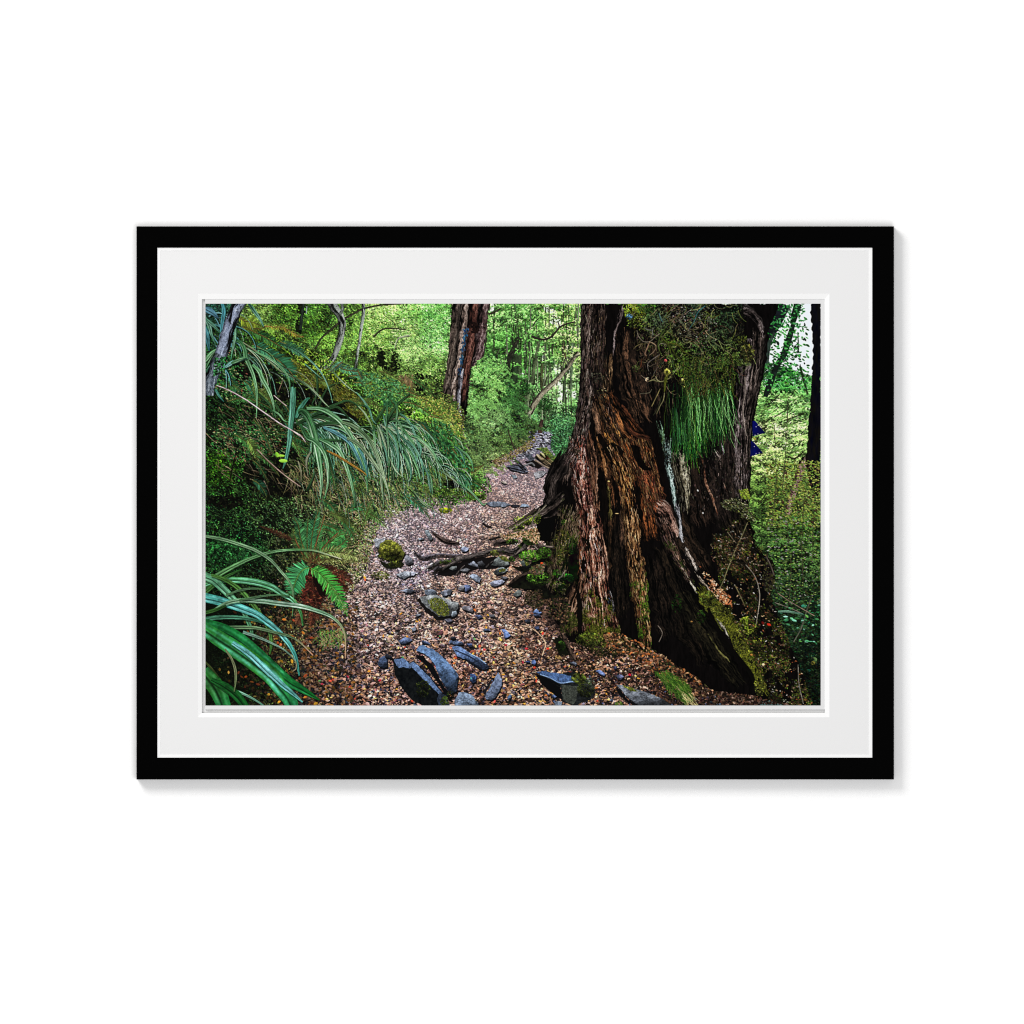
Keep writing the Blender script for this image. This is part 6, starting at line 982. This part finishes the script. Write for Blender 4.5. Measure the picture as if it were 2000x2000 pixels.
# ---- near strap leaves, lower left
NB = lambda c0, c1, e, r=.45, tip=None: blade(c0, c1, tuple(min(255, v * 1.12 + 8) for v in e), r * 1.7, tip)
near = [
 (b1(-30,820, 80,720, 250,620, 420,540, 600,480, 780,455, 1000,455, 1150,495, 1290,540), [11, 10, 8, 6, 5, 4, 3, 2, 1], NB((46,100,40), (96,150,90), (160,200,160), .4, (190,190,160))),
 (b1(-20,320, 150,350, 320,400, 480,460, 620,550, 720,660, 800,760, 835,880, 825,1080), [5, 6, 6, 6, 5, 4.5, 4, 3, 1], NB((70,116,64), (120,160,120), (170,200,160), .4)),
 (b1(-20,1690, 120,1720, 260,1770, 400,1830, 520,1900, 600,1960), [5, 5, 4.5, 4, 3, 2], NB((90,150,120), (130,190,160), (180,220,200), .3)),
 (b1(-20,790, 120,740, 320,740, 480,760, 620,800, 730,870, 830,930, 900,1040, 925,1170), [8, 10, 12, 13, 12, 10, 8, 5, 2], NB((40,100,24), (90,170,110), (150,220,200), .5)),
 (b1(-10,860, 80,790, 210,700, 350,640), [10, 8, 5, 2], NB((30,70,26), (60,110,50), (96,140,80), .3)),
 (b1(-10,700, 80,740, 180,830, 260,910, 340,1000, 390,1090, 430,1190, 460,1300), [16, 15, 14, 12, 10, 8, 7, 3], NB((64,130,70), (100,170,130), (170,214,190), .35)),
 (b1(60,690, 200,740, 330,830, 420,930, 500,1030, 560,1130, 610,1230, 625,1350, 610,1440), [5, 7, 8, 8, 8, 7, 6, 5, 2], NB((50,100,40), (80,130,56), (130,170,110), .3)),
 (b1(-20,900, 150,940, 330,1000, 480,1060, 580,1130, 680,1210, 750,1290, 810,1370, 860,1480, 890,1640), [18, 17, 15, 13, 12, 10, 9, 8, 6, 2], NB((40,120,100), (90,190,180), (150,226,220), .5)),
 (b1(60,1040, 200,960, 350,930, 550,940, 700,960, 900,985, 1060,1030, 1200,1090, 1290,1180, 1325,1290, 1325,1480), [5, 7, 8, 9, 9, 9, 7, 5, 4, 2.5, 1], NB((56,120,44), (130,180,150), (200,214,200), .5, (190,150,120))),
 (b1(200,880, 350,830, 500,820, 640,850), [3, 4, 3, 2], NB((50,96,50), (90,130,90), (130,160,130), .3)), (b1(320,930, 480,900, 640,880, 800,890), [3, 4, 3, 2], NB((50,96,50), (90,130,90), (130,160,130), .3)),
 (b1(-10,1110, 150,1090, 350,1095, 480,1120, 560,1150), [9, 8, 7, 5, 2], NB((30,90,64), (70,130,100), (110,160,140), .4)), (b1(-10,1050, 100,1020, 200,980), [7, 6, 3], NB((30,70,26), (50,96,40), (90,130,70), .3)),
 (b1(100,1190, 300,1185, 480,1190, 650,1230, 800,1270, 900,1330, 1020,1450), [6, 7, 6, 5, 4, 2.5, 1], NB((40,90,36), (96,140,100), (170,170,140), .4, (190,150,130))), (b1(360,1230, 480,1270, 600,1320, 750,1400, 850,1500, 860,1570, 830,1600), [6, 5, 3, 2, 1.6, 1], NB((60,120,100), (130,170,150), (180,190,170), .4, (150,130,100))),
 (b1(-20,1160, 150,1210, 320,1300, 480,1430, 640,1570, 800,1700, 950,1790, 1080,1870), [24, 27, 27, 26, 23, 18, 12, 2], NB((10,84,24), (30,120,60), (70,170,120), .35)),
 (b1(-20,1190, 130,1290, 300,1400, 470,1520, 620,1640, 720,1760, 790,1850, 830,1950), [24, 30, 32, 32, 32, 30, 28, 24], NB((34,140,90), (50,130,44), (110,210,190), .45)),
 (b1(260,1330, 420,1440, 580,1590, 720,1720, 830,1810, 920,1890), [8, 11, 12, 10, 7, 2], NB((60,160,140), (120,210,210), (180,236,232), .4)),
 (b1(-20,1600, 60,1690, 130,1800, 190,1960), [30, 34, 32, 26], NB((20,110,60), (40,110,40), (110,170,130), .35)), (b1(60,1680, 180,1740, 300,1830, 400,1960), [8, 16, 18, 14], NB((10,70,24), (24,90,36), (50,120,60), .3)), (b1(190,1390, 250,1480, 285,1580, 290,1680, 275,1790), [3, 4, 5, 4, 1.5], NB((70,100,56), (130,140,100), (170,170,130), .4)),
 (b1(-10,1500, 60,1570, 130,1650), [4, 3, 1], NB((40,60,26), (70,84,40), (90,100,60), .3)),
]
x, y = poly_dots([(401,1150),(470,1190),(520,1280),(560,1378),(401,1378)]); d = np.clip((x - 401) / 150, 0, 1); blend(x, y, (7, 10, 5), .78 * (1 - d) ** .8)
n = 40; x = rg.uniform(410, 540, n); y = rg.uniform(1230, 1375, n); leaves(x, y, rg.uniform(4, 9, n), rg.uniform(2.4, 5, n), rg.normal(.5, .8, n), jit(pick([(190,150,60),(170,90,40),(60,70,36),(120,100,70),(90,60,40)], n), .15, n) * rg.uniform(.3, .9, (n, 1)))
x, y = poly_dots([(401,1000),(470,1010),(470,1170),(401,1190)])
for P, w, c in near:
    ribbon(np.array(P) + (1.5, 3), w, lambda t, s, w_, x, y: np.full((t.size, 3), (8, 14, 8), np.float32), al=.5)
    ribbon(P, w, c)

def finish(a):
    """paper print: ink dots merged, edges crisped as in the printed photograph"""
    a = a.reshape(PH, SS, PW, SS, 3).mean((1, 3))
    def soft(v):
        q = np.pad(v, ((2, 2), (2, 2), (0, 0)), 'edge')
        q = (q[:-4] + 2 * q[1:-3] + 2 * q[2:-2] + 2 * q[3:-1] + q[4:]) / 8
        return (q[:, :-4] + 2 * q[:, 1:-3] + 2 * q[:, 2:-2] + 2 * q[:, 3:-1] + q[:, 4:]) / 8
    b = soft(a)
    v = np.clip((b + 1.45 * (a - b)) / 255, 0, 1) ** .97
    v = v + .10 * (v * v * (3 - 2 * v) - v) * 2                     # the print's own contrast
    return 255 * np.clip(v, 0, 1)


# ================================================================ the framed print
def print_material(pixels):
    h, w, _ = pixels.shape
    im = bpy.data.images.new("forest_track_artwork", w, h, alpha=False)
    buf = np.ones((h, w, 4), np.float32); buf[..., :3] = pixels[::-1] / 255.0
    im.pixels.foreach_set(buf.ravel()); im.update(); im.pack()
    m = bpy.data.materials.new("inkjet_print"); m.use_nodes = True; nt = m.node_tree
    p = nt.nodes["Principled BSDF"]; p.inputs["Roughness"].default_value = .7; p.inputs["Specular IOR Level"].default_value = .02
    uv = nt.nodes.new("ShaderNodeTexCoord"); t = nt.nodes.new("ShaderNodeTexImage"); t.image = im; t.extension = "EXTEND"
    nt.links.new(uv.outputs["UV"], t.inputs["Vector"])
    k = nt.nodes.new("ShaderNodeMix"); k.data_type = "RGBA"; k.blend_type = "MULTIPLY"; k.inputs[0].default_value = 1.0
    nt.links.new(t.outputs["Color"], k.inputs[6]); k.inputs[7].default_value = (.84, .84, .84, 1)   # ink lies on paper of this whiteness
    nt.links.new(k.outputs[2], p.inputs["Base Color"])
    return m

frame = bpy.data.objects.new("framed_print", None); SC.collection.objects.link(frame)
frame["label"] = "black framed forest track photograph with wide white mat hanging on white wall"
frame["category"] = "framed picture"
# black moulding, four mitred rails with a small chamfer outside and in
RO, RO2, RI2, RI = R(266.5, 1746, 442, 1522.5), R(268.5, 1744, 444, 1520.5), R(305.5, 1705.5, 482, 1481.5), R(307, 1704, 483.5, 1480)
prof = [(0, -.0004), (0, FRONT + .0011), (1, FRONT), (2, FRONT), (3, FRONT + .0009), (3, -.0004)]
for s in ("top", "right", "bottom", "left"):
    ring("frame_rail", prof, (RO, RO2, RI2, RI), s, M_BLACK, frame)
# thin white strip added between moulding and mat to imitate a bright halo
S0, S1 = R(307.2, 1703.8, 483.7, 1479.8), R(313.5, 1697.5, 489.5, 1474)
ps = [(0, FRONT + .0014), (1, FRONT + .0016), (1, FRONT + .0035), (0, FRONT + .0035)]
for s in ("top", "right", "bottom", "left"):
    ring("halo_strip", ps, (S0, S1), s, M_HALO, frame)
# mat board with its bevel-cut window; a bright halo is put into the bevel colour
MY = FRONT + .0020
M0, M1, M2 = R(307.3, 1703.7, 483.8, 1479.7), R(386, 1620, 573, 1401), R(394, 1611, 584, 1392.5)
v = []
for y in (MY, MY + .0014):
    for (x0, x1, zt, zb) in (M0, M1): v += [(x0, y, zt), (x1, y, zt), (x1, y, zb), (x0, y, zb)]
f = []
for i in range(4):
    j = (i + 1) % 4
    f += [(i, j, 4 + j, 4 + i), (8 + j, 8 + i, 12 + i, 12 + j), (8 + i, 8 + j, j, i), (4 + i, 4 + j, 12 + j, 12 + i)]
board = mesh("mat_board", v, f, M_MAT, frame)
pb = [(0, MY + .00005), (1, MY + .0012), (1, MY + .0024), (0, MY + .0024)]
for s in ("top", "right", "bottom", "left"):
    ring("bevel", pb, (M1, M2), s, M_HALO, board)
# backing card; the paper sits on it a little up and to the right, leaving a groove at left and foot
slab("backing_board", X(307.5), X(1703.5), Z(1479.5), Z(484), FRONT + .0060, FRONT + .0090, M_BACK, frame)
paper = slab("print_paper", X(400.2), X(1611.5), Z(1385.5), Z(583.5), FRONT + .0036, FRONT + .0059, M_PAPER, frame)
x0, x1, zt, zb = R(401, 1603, 593, 1378); y = FRONT + .0034
art = mesh("printed_photo", [(x0, y, zb), (x1, y, zb), (x1, y, zt), (x0, y, zt), (x0, y + .0001, zb), (x1, y + .0001, zb), (x1, y + .0001, zt), (x0, y + .0001, zt)],
           [(0, 1, 2, 3), (1, 0, 4, 5), (2, 1, 5, 6), (3, 2, 6, 7), (0, 3, 7, 4)], print_material(finish(INK)), paper)
uvl = art.data.uv_layers.new(name="UVMap")
for lp in art.data.loops:
    c = art.data.vertices[lp.vertex_index].co
    uvl.data[lp.index].uv = ((c.x - x0) / (x1 - x0), (c.z - zb) / (zt - zb))
